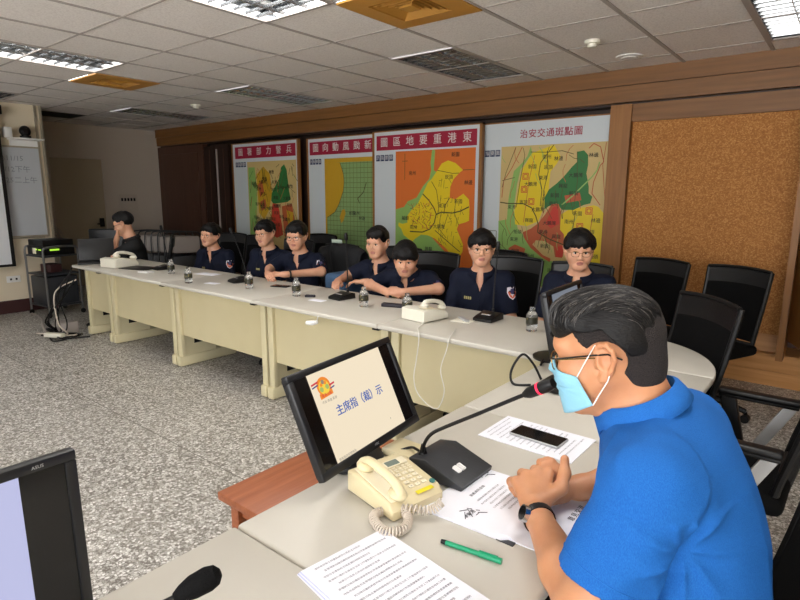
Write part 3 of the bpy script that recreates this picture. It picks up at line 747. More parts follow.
b = MB(); b.cyl((.05, -.01, .085), (.075, -.012, .08), .026); b.build('lens', 'blk_gloss', t)
b = MB(); b.box((0, -.18, 0), (.09, -.10, .12), 0, .008)
tag(b.build('adapter_box', 'white', None, loc=(XL + .03, 2.6, 2.118)), 'small white box beside the dome camera on the shelf', 'box')
t = thing('wall_socket', 'double wall socket low on the cream wall under the screen', 'socket', (XL, 2.36, .42))
b = MB(); b.box((0, -.075, -.04), (.012, .075, .04), 0, .004); b.build('plate', 'white', t)
b = MB(); b.box((.012, -.04, -.012), (.016, -.02, .012)); b.box((.012, .02, -.012), (.016, .04, .012)); b.build('outlet', 'blk', t, smooth=False)
t = thing('switch_panel', 'light switch panel with a row of dark knobs on the far wall', 'switch panel', (XD, 4.62, 1.32))
b = MB(); b.box((0, -.15, -.13), (.012, .15, .13), 0, .003); b.build('plate', 'wall_grey', t)
for k in range(5):
    b = MB(); b.box((.012, -.12 + k * .052, .02), (.02, -.09 + k * .052, .07), 0, .002); b.build('switch', 'blk', t)
# ================================================================== TABLES
TZ = .75
def foot_side(b, x0, x1, y0, y1):
    # upright with a cut-out and a foot, seen from the side; x0..x1 is its thickness
    b.prism([(y0 + .03, .09), (y0 + .40, .09), (y0 + .36, .30), (y0 + .30, .72), (y0 + .03, .72)], x0 + .012, x1 - .012, 0, axis='x')
def desk(label, x0, x1):
    t = thing('conference_table', label, 'table', ((x0 + x1) / 2, 2.70, 0), 0)
    w = (x1 - x0) / 2
    b = MB(); b.box((-w + .002, -.36, .722), (w - .002, .35, TZ), 0, .009, seg=3); b.build('tabletop', 'top', t)
    b = MB(); b.box((-w + .07, -.22, .28), (w - .07, -.205, .722)); b.box((-w + .07, -.232, .70), (w - .07, -.205, .722)); b.build('modesty_panel', 'skirt', t, smooth=False)
    for s in (-1, 1):
        xc = s * (w - .04)
        b = MB()
        b.box((xc - .028, -.245, .08), (xc + .028, -.205, .722), 0, .004)
        b.prism([(-.205, .09), (.10, .09), (.04, .36), (-.13, .42), (-.13, .72), (-.205, .72)], xc - .02, xc + .02, 0, axis='x')
        b.box((xc - .033, -.268, .006), (xc + .033, .30, .095), 0, .012)
        b.box((xc - .0345 , -.10, .20), (xc - .0205, -.03, .24), 1)
        b.box((xc - .02 - .002, -.12, .19), (xc - .0198, -.04, .245), 1); b.box((xc + .0198, -.12, .19), (xc + .022, -.04, .245), 1)
        b.build('leg', ['skirt2', 'blk'], t)
    b = MB(); b.box((w - .05, -.345, .708), (w, -.26, .722), 0, .003); b.build('joining_bracket', 'blk', t)
    return t
desk('far row cream table, leftmost and shortest, by the black equipment cart', -6.2, -5.63)
desk('far row cream table with the first microphone, second from the left end', -5.63, -4.44)
desk('far row cream table in front of the officer with the round face at left', -4.44, -3.2)
desk('far row cream table with a small white adapter hanging from its edge', -3.2, -2.05)
desk('far row cream table with the white telephone and its dangling cable', -2.05, -1.002)
def ndesk(label, y0, y1, bracket=True):
    t = thing('conference_table', label, 'table', (-.685, (y0 + y1) / 2, 0), 0)
    h = (y1 - y0) / 2
    b = MB(); b.box((-.315, -h + .0015, .722), (.315, h - .0015, TZ), 0, .009, seg=3); b.build('tabletop', 'top', t)
    b = MB(); b.box((-.235, -h + .07, .27), (-.22, h - .07, .722)); b.build('modesty_panel', 'skirt', t, smooth=False)
    for s in (-1, 1):
        yc = s * (h - .04)
        b = MB()
        b.box((-.255, yc - .025, .08), (-.22, yc + .025, .722), 0, .004)
        b.prism([(-.22, .09), (.10, .09), (.04, .36), (-.16, .42), (-.16, .72), (-.22, .72)], yc - .02, yc + .02, 0, axis='y')
        b.box((-.29, yc - .033, .006), (.28, yc + .033, .095), 0, .012)
        b.build('leg', 'skirt2', t)
ndesk('near table with the stacked papers corner, closest to the viewer at the bottom', -.29, .66)
ndesk('near table holding the cream telephone and the open booklet', .66, 1.60)
ndesk('near table holding the black phone on white sheets and the far monitor', 1.60, 2.50)
t = thing('corner_table', 'rounded cream corner table top joining the two table rows', 'table', (-.85, 2.5, 0))
pts = [(-.15, .0015)] + [(.478 * math.cos(a), .0015 + .55 * math.sin(a)) for a in np.linspace(0, math.pi / 2, 22)] + [(-.15, .55)]
b = MB(); b.prism(pts, .722, TZ, 0, bev=.009); b.build('tabletop', 'top', t)
b = MB()
for a in (.25, .8, 1.3):
    b.cyl((.36 * math.cos(a), .38 * math.sin(a), .0), (.36 * math.cos(a), .38 * math.sin(a), .722), .022, n=16)
b.build('leg', 'blk', t)

# wooden bench beside the near tables
t = thing('bench', 'low reddish brown wooden bench on the terrazzo behind the lit monitor', 'bench', (-1.435, 1.37, 0))
b = MB(); b.box((-.195, -.36, .42), (.195, .36, .45), 0, .004); b.build('seat', 'bench', t)
for sx in (-1, 1):
    for sy in (-1, 1):
        b = MB(); b.box((sx * .155 - .022, sy * .30 - .022, 0), (sx * .155 + .022, sy * .30 + .022, .42), 0, .003); b.build('leg', 'bench', t)
b = MB(); b.box((-.15, -.29, .35), (-.13, .29, .42)); b.box((.13, -.29, .35), (.15, .29, .42)); b.box((-.15, -.305, .35), (.15, -.285, .42)); b.build('apron', 'bench', t, smooth=False)

# ================================================================== OFFICE CHAIRS
def back_y(z):      # local y of the back's middle at height z
    u = (z - .5) / .48
    return .20 + .10 * u ** 1.3 + .015 * math.sin(u * 3.1)
def back_sheet(b, w0, w1, z0, z1, th, mi=0, curve=.02, n=10):
    vs = []; fs = []; m_ = 8
    for side in (0, 1):
        for i in range(n + 1):
            z = z0 + (z1 - z0) * i / n; w = w0 + (w1 - w0) * i / n
            for k in range(m_ + 1):
                u = -1 + 2 * k / m_
                vs.append((u * w / 2, back_y(z) + curve * (u * u) * -1 + th * side, z + .012 * (1 - u * u) * (i / n)))
    A = (n + 1) * (m_ + 1)
    for i in range(n):
        for k in range(m_):
            a = i * (m_ + 1) + k
            fs.append((a, a + 1, a + m_ + 2, a + m_ + 1)); fs.append((A + a, A + a + m_ + 1, A + a + m_ + 2, A + a + 1))
    for i in range(n):
        for k in (0, m_):
            a = i * (m_ + 1) + k; fs.append((a, a + m_ + 1, A + a + m_ + 1, A + a) if k == 0 else (a + m_ + 1, a, A + a, A + a + m_ + 1))
    for k in range(m_):
        for i in (0, n):
            a = i * (m_ + 1) + k; fs.append((a, a + 1, A + a + 1, A + a)[::-1] if i == n else (a, a + 1, A + a + 1, A + a))
    b.add(vs, fs, mi)
def make_chair(arms, label):
    t = thing('office_chair', label, 'chair')
    b = MB(); b.box((-.235, -.24, .43), (.235, .22, .50), 0, .03, seg=3); b.build('seat', 'blk_rough', t)
    b = MB(); back_sheet(b, .40, .43, .52, .875, .012); b.build('backrest', 'blk_rough', t)
    b = MB(); back_sheet(b, .425, .435, .875, .975, .026, n=4); b.build('headrest_band', 'blk_leather', t)
    b = MB()
    for s in (-1, 1):
        b.tube([(s * (.205 + .015 * (z - .5) / .48), back_y(z) - .012, z) for z in np.linspace(.50, .98, 9)], .014, 0, 8)
    b.tube([(x, back_y(.98) - .02 * (x / .22) ** 2, .982 + .012 * (1 - (x / .22) ** 2)) for x in np.linspace(-.22, .22, 9)], .012, 0, 8)
    b.tube([(x, back_y(.5) - .01, .50) for x in (-.205, 0, .205)], .014, 0, 8)
    b.tube([(0, back_y(.56) + .02, .62), (0, .20, .45), (0, .05, .41)], .024, 0, 10)
    b.build('back_frame', 'blk', t)
    b = MB(); b.cyl((0, 0, .12), (0, 0, .43), .028); b.box((-.09, -.1, .40), (.09, .1, .43), 0, .005); b.build('gas_column', 'blk', t)
    for k in range(5):
        a = k * 2 * math.pi / 5 + .3; c, s = math.cos(a), math.sin(a)
        b = MB(); b.tube([(c * .03, s * .03, .125), (c * .16, s * .16, .11), (c * .29, s * .29, .075)], [.028, .024, .018], 0, 8)
        l_ = b.build('base_spoke', 'blk', t)
        b = MB(); b.cyl((c * .29 - s * .022, s * .29 + c * .022, .028), (c * .29 + s * .022, s * .29 - c * .022, .028), .028, n=14); b.cyl((c * .29, s * .29, .03), (c * .29, s * .29, .075), .01)
        b.build('caster', 'blk', l_)
    if arms:
        for s in (-1, 1):
            b = MB(); x = s * .285
            b.box((x - .028, -.085, .665), (x + .028, .205, .69), 0, .011, seg=3)
            b.build('armrest', 'blk', t)
            b = MB()
            b.prism([(-.08, .67), (-.02, .67), (.03, .46), (.0, .44), (-.03, .46)], x - .017, x + .017, 0, axis='x', bev=.006)
            pass
            b.box((x - .022, -.08, .655), (x + .022, .20, .668), 0, .004)
            b.build('arm_post', 'blk', t)
            b = MB(); b.tube([(x, .03, .45), (s * .2, .0, .42)], .02, 0, 8); b.prism([(.145, .655), (.195, .655), (.09, .45), (.045, .45)], x - .018, x + .018, 0, axis='x', bev=.005); b.build('arm_bracket', 'silver', t)
    return t
ch0 = make_chair(False, 'black mesh chair behind the officer at the right end with long fringe')
ch0.location = (-1.50, 3.68, 0)
for x, y, a, lab in ((-2.03, 3.72, 4, 'black mesh chair behind the bespectacled officer sitting upright'), (-2.40, 4.12, -8, 'black mesh chair standing back in front of the orange map right edge'),
                     (-2.72, 3.62, 5, 'black mesh chair behind the officer with the bowl haircut'), (-3.24, 3.78, 0, 'black mesh chair behind the officer with slicked hair beside the grid map'),
                     (-3.86, 3.62, 0, 'black mesh chair with a dark jacket hung over its back'), (-4.62, 3.75, 3, 'black mesh chair behind the second officer from the left'),
                     (-5.42, 3.8, -4, 'black mesh chair behind the round faced officer at far left'), (-5.92, 3.85, 10, 'empty black mesh chair left of the round faced officer'),
                     (-5.0, 4.45, 0, 'empty black mesh chair under the farthest map'), (-6.28, 3.17, -28, 'black mesh chair of the person in the black t-shirt'),
                     (-1.22, 4.35, -20, 'empty black mesh chair against the cork board, left of the pair'), (-.70, 4.20, -24, 'empty black mesh chair against the cork board by the timber wing'),
                     (-.705, 2.805, -45, 'empty black mesh chair pushed in at the rounded table corner')):
    dup(ch0, (x, y, 0), R(a), lab)
ca = make_chair(True, 'black mesh armchair the man in the blue polo sits on')
ca.location = (-.218, 1.17, 0); ca.rotation_euler = (0, 0, R(-78))
dup(ca, (-.285, 2.32, 0), R(-91), 'empty black armchair beyond the man in the blue polo')

# jacket over one chair back
b = MB()
vs = []; fs = []
nj, mj = 15, 22
for i in range(nj):
    u = i / (nj - 1) * 2 - 1
    for j in range(mj):
        v = j / (mj - 1)
        if v < .5: z = 1.0 - (0.5 - v) * .95; y = -.05 - .02 * math.sin(u * 9 + v * 7)
        else: z = 1.0 - (v - .5) * 1.0; y = .05 + .02 * math.sin(u * 8)
        w = .29 * (1 - .10 * abs(v - .5))
        if abs(v - .5) < .04: y *= .5; z += .012
        vs.append((u * w, .285 + y + .012 * math.sin(u * 14 + v * 5), z - .05 * u * u + .01 * math.sin(u * 11)))
for i in range(nj - 1):
    for j in range(mj - 1):
        a = i * mj + j; fs.append((a, a + 1, a + mj + 1, a + mj))
b.add(vs, fs)
o = b.build('jacket', 'tshirt', None, loc=(-3.86, 3.62, 0))
md = o.modifiers.new('thick', 'SOLIDIFY'); md.thickness = .02
md = o.modifiers.new('sub', 'SUBSURF'); md.levels = 1; md.render_levels = 1
tag(o, 'dark jacket draped over a chair back behind two officers', 'jacket')
b = MB(); b.box((-.12, -.16, 0), (.12, .16, .30), 0, .04, seg=3)
tag(b.build('cloth_bag', 'denim', None, loc=(-3.44, 3.52, .50)), 'blue cloth bag on the chair right of the dark jacket', 'bag')

# stacked folding chairs by the far wall
def folding(x, y, rz, label):
    t = thing('folding_chair', label, 'folding chair', (x, y, 0), rz, 'folding chairs stacked by the far wall')
    b = MB(); b.box((-.19, -.02, .62), (.19, .01, .86), 0, .03, seg=3); b.build('backrest', 'tbar', t)
    b = MB(); b.box((-.2, -.06, .22), (.2, -.03, .58), 0, .02); b.build('seat', 'grey_dark', t)
    b = MB()
    b.tube(smooth_path([(-.21, .0, 0), (-.21, 0, .5), (-.20, 0, .86), (-.12, 0, .92), (.12, 0, .92), (.20, 0, .86), (.21, 0, .5), (.21, 0, 0)], 4), .009, 0, 8)
    b.tube([(-.17, -.05, 0), (-.17, -.03, .6)], .01, 0, 8); b.tube([(.17, -.05, 0), (.17, -.03, .6)], .01, 0, 8)
    b.build('frame', 'grey_dark', t)
    return t
f0 = folding(-8.35, 4.25, R(70), 'grey folding chair, first of the row by the dark timber panel')
names_f = ['second', 'third', 'fourth', 'fifth', 'sixth', 'seventh']
for k in range(6):
    dup(f0, (-8.35 + .13 * (k + 1), 4.25 + .03 * (k + 1), 0), R(70), 'grey folding chair, %s of the row by the dark timber panel' % names_f[k])
t = thing('lounge_chair', 'grey rounded chair behind the person in the black t-shirt', 'chair', (-8.35, 3.60, 0), R(50))
b = MB(); b.box((-.24, .18, .45), (.24, .23, .96), 0, .02, seg=4); b.build('backrest', 'grey_dark', t)
b = MB(); b.box((-.24, -.24, .40), (.24, .22, .46), 0, .02); b.build('seat', 'base', t)
for sx in (-.2, .2):
    for sy in (-.2, .2):
        b = MB(); b.cyl((sx, sy, 0), (sx, sy, .4), .014); b.build('leg', 'metal', t)

# ================================================================== THINGS ON THE TABLES
def bottle(x, y, label, h=.155, first=None):
    if first: return dup(first, (x, y, TZ), rng.random() * 6, label)
    t = thing('water_bottle', label, 'bottle', (x, y, TZ), 0, 'small water bottles along the far row')
    pr = [(.001, .0005), (.026, .0005), (.030, .006), (.029, .03), (.031, .04), (.031, .10), (.029, .112), (.020, .128), (.0125, .136), (.0125, .142)]
    b = MB(); b.lathe([(r_, z) for r_, z in pr], n=20); b.build('body', 'clearp', t)
    b = MB(); b.lathe([(.001, .137), (.015, .137), (.015, .154), (.012, .156), (.001, .156)], n=18); b.build('cap', 'clearp', t)
    b = MB(); b.lathe([(.0313, .048), (.0322, .049), (.0322, .092), (.0313, .093)], n=22); b.build('label_band', 'lbl', t)
    t.scale = (1, 1, .86)
    return t
bt = bottle(-4.83, 2.66, 'water bottle at the far left, right beside a microphone base')
for x, y, lab in ((-4.22, 2.47, 'water bottle nearest the table edge on the left half of the far row'), (-3.61, 2.62, 'water bottle between the second microphone and the clasped hands'),
                  (-3.08, 2.64, 'water bottle beside the watch of the officer in dark glasses'), (-2.45, 2.67, 'water bottle just right of the third microphone'),
                  (-2.08, 2.66, 'water bottle in front of the officer with the bowl haircut'), (-1.30, 2.76, 'water bottle at the right end, left of the far monitor')):
    bottle(x, y, lab, first=bt)

def gooseneck(label, x, y, rz, head, scale=1.0):
    """head: end of the stem relative to the base (world axes, before rz)"""
    t = thing('table_microphone', label, 'microphone', (x, y, TZ), rz)
    b = MB()
    b.prism([(-.075, .002), (.075, .002), (.075, .018), (.055, .026), (-.045, .045), (-.072, .038)], -.062, .062, 0, axis='x', bev=.004)
    b.build('base', 'blk', t)
    b = MB(); b.box((-.03, .02, .036), (.03, .035, .039), 0, .001, T=Matrix.Rotation(0, 4, 'X')); b.build('button_row', 'silver', t)
    hx, hy, hz = head
    path = smooth_path([(0, -.055, .04), (0, -.055, .12), (hx * .35, -.055 + (hy + .055) * .35, hz * .6), (hx, hy, hz)], 6)
    b = MB(); b.tube(path, .0045, 0, 8); b.cyl((0, -.055, .038), (0, -.055, .06), .011, .008); b.build('gooseneck', 'blk', t)
    d_ = Vector(path[-1]) - Vector(path[-2]); d_.normalize(); e = Vector((hx, hy, hz))
    b = MB(); b.tube([e - d_ * .01, e, e + d_ * .03, e + d_ * .045], [.007, .013, .013, .008], 0, 12); b.build('capsule', 'blk', t)
    return t
gooseneck('table microphone with upright stem at the far left of the row', -5.17, 2.76, R(175), (0, -.02, .38))
gooseneck('table microphone leaning left in front of the round faced officer', -3.95, 2.77, R(170), (.23, -.06, .40))
gooseneck('table microphone with a pale tag on its stem beside the dark jacket', -2.76, 2.78, R(175), (-.03, -.02, .42))
gooseneck('table microphone in front of the upright bespectacled officer', -1.62, 2.85, R(180), (-.03, -.03, .42))
b = MB(); b.box((-.05, -.004, -.012), (.05, .004, .012), 0, .002)
tag(b.build('cable_tag', 'lcd', None, loc=(-2.79, 2.77, 1.155)), 'pale tag clipped on the third microphone stem', 'tag')

def desk_phone(name, label, x, y, rz, body, keyc, fancy=True, cat='telephone'):
    # local: front (low edge) towards +y, handset on the user's left (+x), keypad on -x
    t = thing(name, label, cat, (x, y, TZ), rz)
    b = MB()
    b.prism([(-.105, .004), (.105, .004), (.105, .030), (.085, .052), (-.06, .078), (-.105, .070)], -.095, .095, 0, axis='x', bev=.008)
    b.build('body', body, t)
    T = Matrix.Translation((0, .012, .0655)) @ Matrix.Rotation(-math.atan2(.026, .145), 4, 'X')
    b = MB()
    for r_ in range(4):
        for c in range(3):
            b.box((-.017 - c * .024, -.012 + r_ * .019, 0), (-c * .024, .0 + r_ * .019, .004), 0, .0015, T=T)
    b.build('keypad', keyc, t)
    if fancy:
        b = MB(); k_ = 0
        for r_ in range(4):
            for c in range(3):
                letters(b, '321654987#0*'[k_], T @ Vector((-.0085 - c * .024, -.006 + r_ * .019, .0046)), (-1, 0, 0), (0, -1, 0), .008, res=1); k_ += 1
        b.build('key_print', 'ink', t, smooth=False)
        b = MB()
        for r_ in range(3):
            for c in range(5): b.box((-.006 - c * .017, -.042 + r_ * .009, 0), (.005 - c * .017, -.037 + r_ * .009, .003), 0, .0008, T=T)
        b.build('memory_keys', 'phone_key', t)
        b = MB(); b.box((-.078, -.077, 0), (.008, -.047, .004), 0, .002, T=T); b.build('display_frame', keyc, t)
        b = MB(); b.box((-.05, -.072, .004), (-.005, -.05, .0048), 0, T=T); b.build('display', 'lcd', t, smooth=False)
        b = MB(); b.cyl((-.079, .062, 0), (-.079, .062, .004), .0085, T=T); b.build('green_key', 'green_btn', t)
        b = MB(); b.box((-.066, .072, .0), (-.005, .086, .0008), 0, T=T @ Matrix.Translation((0, 0, -.001))); b.build('sticker', 'yellow', t, smooth=False)
    b = MB(); b.box((.03, -.095, .0), (.085, .08, .004), 0, .002, T=T); b.build('cradle', keyc, t)
    hp = [(.058, -.093, .022), (.058, -.07, .040), (.058, -.03, .047), (.058, .02, .047), (.058, .06, .040), (.058, .085, .022)]
    b = MB(); b.tube(smooth_path(hp, 5), .0155, 0, 12, T=T, flat=.75)
    for yy in (-.078, .07):
        b.ball((.058, yy, .016), (.026, .029, .017), n=14, T=T)
    b.build('handset', body, t)
    return t
ph = desk_phone('desk_telephone', 'cream desk telephone with yellow sticker in front of the lit monitor', -.848, 1.03, R(-98), 'phone', 'phone_key')
ph.scale = (.84, .86, .78); ph.location = (-.803, .982, TZ); ph.rotation_euler = (0, 0, R(-102))
ph2 = desk_phone('desk_telephone', 'white flat telephone on the far row near the right end', -1.93, 2.64, R(-8), 'phone_w', 'phone_key', False)
ph3 = desk_phone('desk_telephone', 'white telephone at the far left end of the row by the laptop', -5.70, 2.60, R(10), 'phone_w', 'phone_key', False)
ph3.scale = (1.25, 1.25, 1.25)
# coiled cord
ctr = smooth_path([(-.745, .925, .768), (-.715, .905, .763), (-.70, .87, .763), (-.72, .84, .763), (-.755, .845, .763), (-.785, .87, .763), (-.775, .905, .763), (-.735, .925, .772), (-.69, .955, .772), (-.672, .975, .79)], 30)
pts = []; N_ = len(ctr)
for i in range(N_ - 1):
    for k in range(4):
        p = ctr[i].lerp(ctr[i + 1], k / 4); d_ = (ctr[i + 1] - ctr[i]).normalized()
        s_ = d_.cross(Vector((0, 0, 1))).normalized(); u_ = s_.cross(d_)
        a = (i * 4 + k) * .30
        rr_ = .0092
        pts.append(p + s_ * math.cos(a) * rr_ + u_ * math.sin(a) * rr_)
b = MB(); b.tube([p + Vector((.014, 0, 0)) for p in pts], .0021, 0, 6)
tag(b.build('phone_cord', 'cord'), 'coiled beige handset cord on the near table by the telephone', 'cord')

# microphone console in the foreground
t = thing('table_microphone', 'large black microphone console with red ring beside the cream telephone', 'microphone', (-.762, 1.165, TZ))
b = MB(); b.prism([(-.082, .003), (.082, .003), (.086, .018), (-.03, .056), (-.082, .046)], -.075, .075, 0, axis='y', bev=.004)
b.build('base', 'grey_dark', t)
b = MB()
Tm = Matrix.Translation((.04, -.02, .0345)) @ Matrix.Rotation(math.atan2(.038, .116), 4, 'Y')
b.box((-.011, -.0175, 0), (.013, -.002, .0022), 0, .003, T=Tm); b.box((-.011, .001, 0), (.013, .0165, .0022), 0, .003, T=Tm); b.build('button', 'white', t)
wp = [(-.824, 1.127, .790), (-.812, 1.115, .833), (-.788, 1.112, .87), (-.744, 1.112, .902), (-.646, 1.106, .965), (-.554, 1.102, 1.025), (-.505, 1.098, 1.056), (-.49, 1.097, 1.066)]
wp = [(x + .762, y - 1.165, z - TZ) for x, y, z in wp]
b = MB(); b.tube(smooth_path(wp, 5), .0048, 0, 10); b.lathe([(.018, .0), (.016, .006), (.009, .022), (.0055, .04)], T=Matrix.Translation((wp[0][0], wp[0][1], .036))); b.build('gooseneck', 'blk', t)
e = Vector(wp[-1]); d_ = (Vector(wp[-1]) - Vector(wp[-3])).normalized()
b = MB(); b.tube([e - d_ * .045, e - d_ * .03, e - d_ * .003], [.007, .0125, .0135], 0, 16); b.tube([e + d_ * .002, e + d_ * .02, e + d_ * .036], [.0135, .0145, .011], 0, 16); b.build('capsule', 'blk', t)
b = MB(); b.tube([e - d_ * .003, e + d_ * .002], .0142, 0, 18); b.build('red_ring', mat('red_ring', '#ff2a50', .4, emit=('#ff2a50', .5)), t)
b = MB(); b.box((-.06, -.045, 0), (.045, .045, .022), 0, .006)
tag(b.build('junction_box', 'phone', None, loc=(-.915, 1.175, TZ)), 'small cream junction box behind the microphone console', 'box')
b = MB(); b.tube(smooth_path([(-.93, 1.15, .765), (-.90, 1.17, .778), (-.87, 1.16, .785), (-.845, 1.155, .78)], 5), .004)
tag(b.build('console_cable', 'blk'), 'short black cable behind the microphone console', 'cable')
# foreground microphone seen only by its foam head
t = thing('table_microphone', 'black foam microphone head at the bottom edge of the picture', 'microphone', (-.725, .20, TZ))
b = MB(); b.prism([(-.08, .003), (.08, .003), (.08, .016), (-.03, .05), (-.08, .042)], -.07, .07, 0, axis='y', bev=.004); b.build('base', 'grey_dark', t)
P = [(-.03, .0, .04), (-.03, .0, .08), (-.015, .03, .12), (.02, .10, .155), (.045, .145, .172)]
b = MB(); b.tube(smooth_path(P, 5), .0048, 0, 8); b.build('gooseneck', 'blk', t)
b = MB(); b.tube([(.045, .145, .172), (.050, .153, .176), (.057, .166, .182), (.068, .184, .190), (.074, .194, .194), (.077, .199, .196)], [.007, .012, .0165, .0175, .014, .006], 0, 18); b.build('foam_windscreen', 'blk_rough', t)

# monitors ---------------------------------------------------------------
def monitor(label, c, n_az, n_el, roll, W, H, draw=None, brand=None, stand_z=TZ, name='computer_monitor'):
    """c: centre of the face. n_az/n_el: direction the screen looks"""
    n_ = Vector((math.cos(n_az) * math.cos(n_el), math.sin(n_az) * math.cos(n_el), math.sin(n_el)))
    rt = Vector((-math.sin(n_az), math.cos(n_az), 0)); up = n_.cross(rt)
    rt2 = rt * math.cos(roll) + up * math.sin(roll); up2 = -rt * math.sin(roll) + up * math.cos(roll)
    t = thing(name, label, 'monitor', (c[0] - .05, c[1], stand_z))
    o_ = Vector(c) - Vector(t.location)
    T = Matrix(((rt2.x, n_.x, up2.x, o_.x), (rt2.y, n_.y, up2.y, o_.y), (rt2.z, n_.z, up2.z, o_.z), (0, 0, 0, 1)))
    # local: x right, y towards viewer, z up
    w, h, bz = W / 2, H / 2, .018
    b = MB()
    b.box((-w, -.022, h - bz), (w, 0, h), 0, .003, T=T); b.box((-w, -.022, -h), (w, 0, -h + bz + .004), 0, .003, T=T)
    b.box((-w, -.022, -h + bz), (-w + bz, 0, h - bz), 0, .003, T=T); b.box((w - bz, -.022, -h + bz), (w, 0, h - bz), 0, .003, T=T)
    b.box((-w + .006, -.032, -h + .006), (w - .006, -.012, h - .006), 0, .004, T=T)
    b.box((-w * .55, -.06, -h * .6), (w * .55, -.03, h * .6), 0, .012, T=T)
    b.build('housing', 'bezel', t)
    b = MB(); b.box((-w + bz, -.02, -h + bz + .004), (w - bz, -.005, h - bz), T=T); b.build('screen', 'screen_off', t, smooth=False)
    if draw: draw(t, T, w - bz, h - bz)
    if brand:
        b = MB(); letters(b, brand[0], T @ Vector((brand[1], .0015, brand[2])), rt2, up2, brand[3], 0, .01)
        b.build('lettering', 'silver', t, smooth=False)
    # stand
    q = T @ Vector((0, -.05, -h * .3)); base = Vector((q.x - n_.x * .02, q.y, 0))
    b = MB(); b.tube([q, Vector((base.x - .015, base.y, max(q.z - .08, .03))), Vector((base.x, base.y, .01))], [.02, .022, .024], 0, 10)
    b.lathe([(.001, .0), (.10, .0), (.10, .008), (.03, .016), (.001, .017)], T=Matrix.Translation((base.x, base.y, .0005)))
    b.build('stand', 'bezel', t)
    return t
def slide(t, T, w, h):
    sw = h * 4 / 3 * .985
    b = MB(); b.poly([T @ Vector(p) for p in ((-sw, -.0035, -h), (sw, -.0035, -h), (sw, -.0035, h), (-sw, -.0035, h))]); b.build('slide', 'slide', t, smooth=False)
    r_ = Vector(T.col[0][:3]); u_ = Vector(T.col[2][:3])
    MS = ['slide_blue', 'slide_o', 'slide_y', 'slide_g', 'slide_r', 'slide_n', 'slide_t']
    b = MB()
    S = sw / .16
    P = lambda x, z, y=-.0028: T @ Vector((x * sw, y, z * h))
    letters(b, '主席指（裁）示', P(.03, .02), r_, u_, .031 * S, 0, .03, .030 * S)
    cx, cz = -.70, .70
    b.poly([P(cx, cz - .05, -.0032) + r_ * (.026 * S * math.cos(a)) + u_ * (.026 * S * math.sin(a)) for a in np.linspace(0, 6.28, 28)[:-1]], 1)
    b.poly([P(cx, cz - .07, -.003) + r_ * (.020 * S * math.cos(a)) + u_ * (.019 * S * math.sin(a)) for a in np.linspace(0, 6.28, 24)[:-1]], 2)
    for dx, dz, m_, rr_ in ((-.07, -.1, 3, .007), (.07, -.08, 3, .007), (0, -.14, 2, .008), (0, .05, 6, .006), (-.05, 0, 1, .005), (.05, .02, 1, .005)):
        b.poly([P(cx + dx, cz + dz, -.0029) + r_ * (rr_ * S * math.cos(a)) + u_ * (rr_ * S * math.sin(a)) for a in np.linspace(0, 6.28, 14)[:-1]], m_)
    for (x0, x1, z0, z1, m_) in ((-.97, -.80, .74, .78, 4), (-.97, -.82, .68, .71, 5), (-.60, -.44, .60, .64, 4), (-.60, -.46, .53, .56, 5), (-.86, -.54, .40, .52, 1)):
        b.poly([P(x0, z0, -.0031), P(x1, z0 + .03, -.0031), P(x1, z1 + .03, -.0031), P(x0, z1, -.0031)], m_)
    letters(b, '東港分局', P(-.70, .46, -.0026), r_, u_, .010 * S, 4, .01)
    letters(b, '平安 幸福 東港', P(-.68, .32), r_, u_, .009 * S, 6)
    letters(b, '屏東縣政府警察局', P(-.72, -.93), r_, u_, .009 * S, 6)
    letters(b, '8', P(.62, -.72), r_, u_, .008 * S, 6)
    b.build('slide_artwork', MS, t, smooth=False)
monitor('computer monitor showing a cream slide with blue characters behind the telephone', (-.985, 1.058, .929), .085, .43, .02, .435, .27, slide, ('AOC', 0, -.1235, .0085))
def lav(t, T, w, h):
    b = MB(); b.poly([T @ Vector(p) for p in ((-w * .72, -.0035, -h), (w * .70, -.0035, -h), (w * .70, -.0035, h), (-w * .72, -.0035, h))]); b.build('picture', 'scr_lav', t, smooth=False)
monitor('large dark monitor with lavender picture cut off at the lower left corner', (-1.0, .105, .888), .0, .03, .0, .50, .31, lav, ('ASUS', .19, .146, .008))
def gry(t, T, w, h):
    b = MB(); b.poly([T @ Vector(p) for p in ((-w * .76, -.0035, -h), (w * .76, -.0035, -h), (w * .76, -.0035, h), (-w * .76, -.0035, h))]); b.build('picture', 'scr_grey', t, smooth=False)
    b = MB(); b.ball((0, 0, 0), (.022, .001, .03), T=T @ Matrix.Translation((-w * .62, -.003, h * .55))); b.build('picture_detail', 'slide_t', t)
monitor('monitor half hidden behind the head of the man in the blue polo', (-.93, 2.36, .945), .06, .22, .0, .46, .29, gry)
# microphone base with cable beside that monitor, its stem leaning over
t = thing('table_microphone', 'black microphone console hidden behind the face mask', 'microphone', (-.80, 1.99, TZ), R(90))
b = MB(); b.prism([(-.08, .003), (.08, .003), (.08, .016), (-.03, .05), (-.08, .042)], -.085, .085, 0, axis='x', bev=.004); b.build('base', 'blk', t)
b = MB(); b.tube(smooth_path([(0, -.05, .04), (.0, -.04, .12), (.06, .02, .17), (.12, .09, .17)], 5), .0048); b.build('gooseneck', 'blk', t)
b = MB(); b.tube([(.12, .09, .17), (.14, .11, .168)], .012, 0, 12); b.build('capsule', 'blk', t)
for pth, lab in (([(-.93, 2.33, .756), (-1.0, 2.37, .756), (-1.015, 2.30, .757), (-.985, 2.2, .756)], 'black monitor cable looping at the inner table edge'), ([(-.90, 2.02, .757), (-.955, 2.06, .80), (-.975, 2.0, .85), (-.985, 1.93, .80), (-.96, 1.90, .757), (-.90, 1.93, .757)], 'thin black cable loop left of the face mask')):
    b = MB(); b.tube(smooth_path(pth, 8), .005, 0, 8)
    tag(b.build('cable', 'blk'), lab, 'cable')

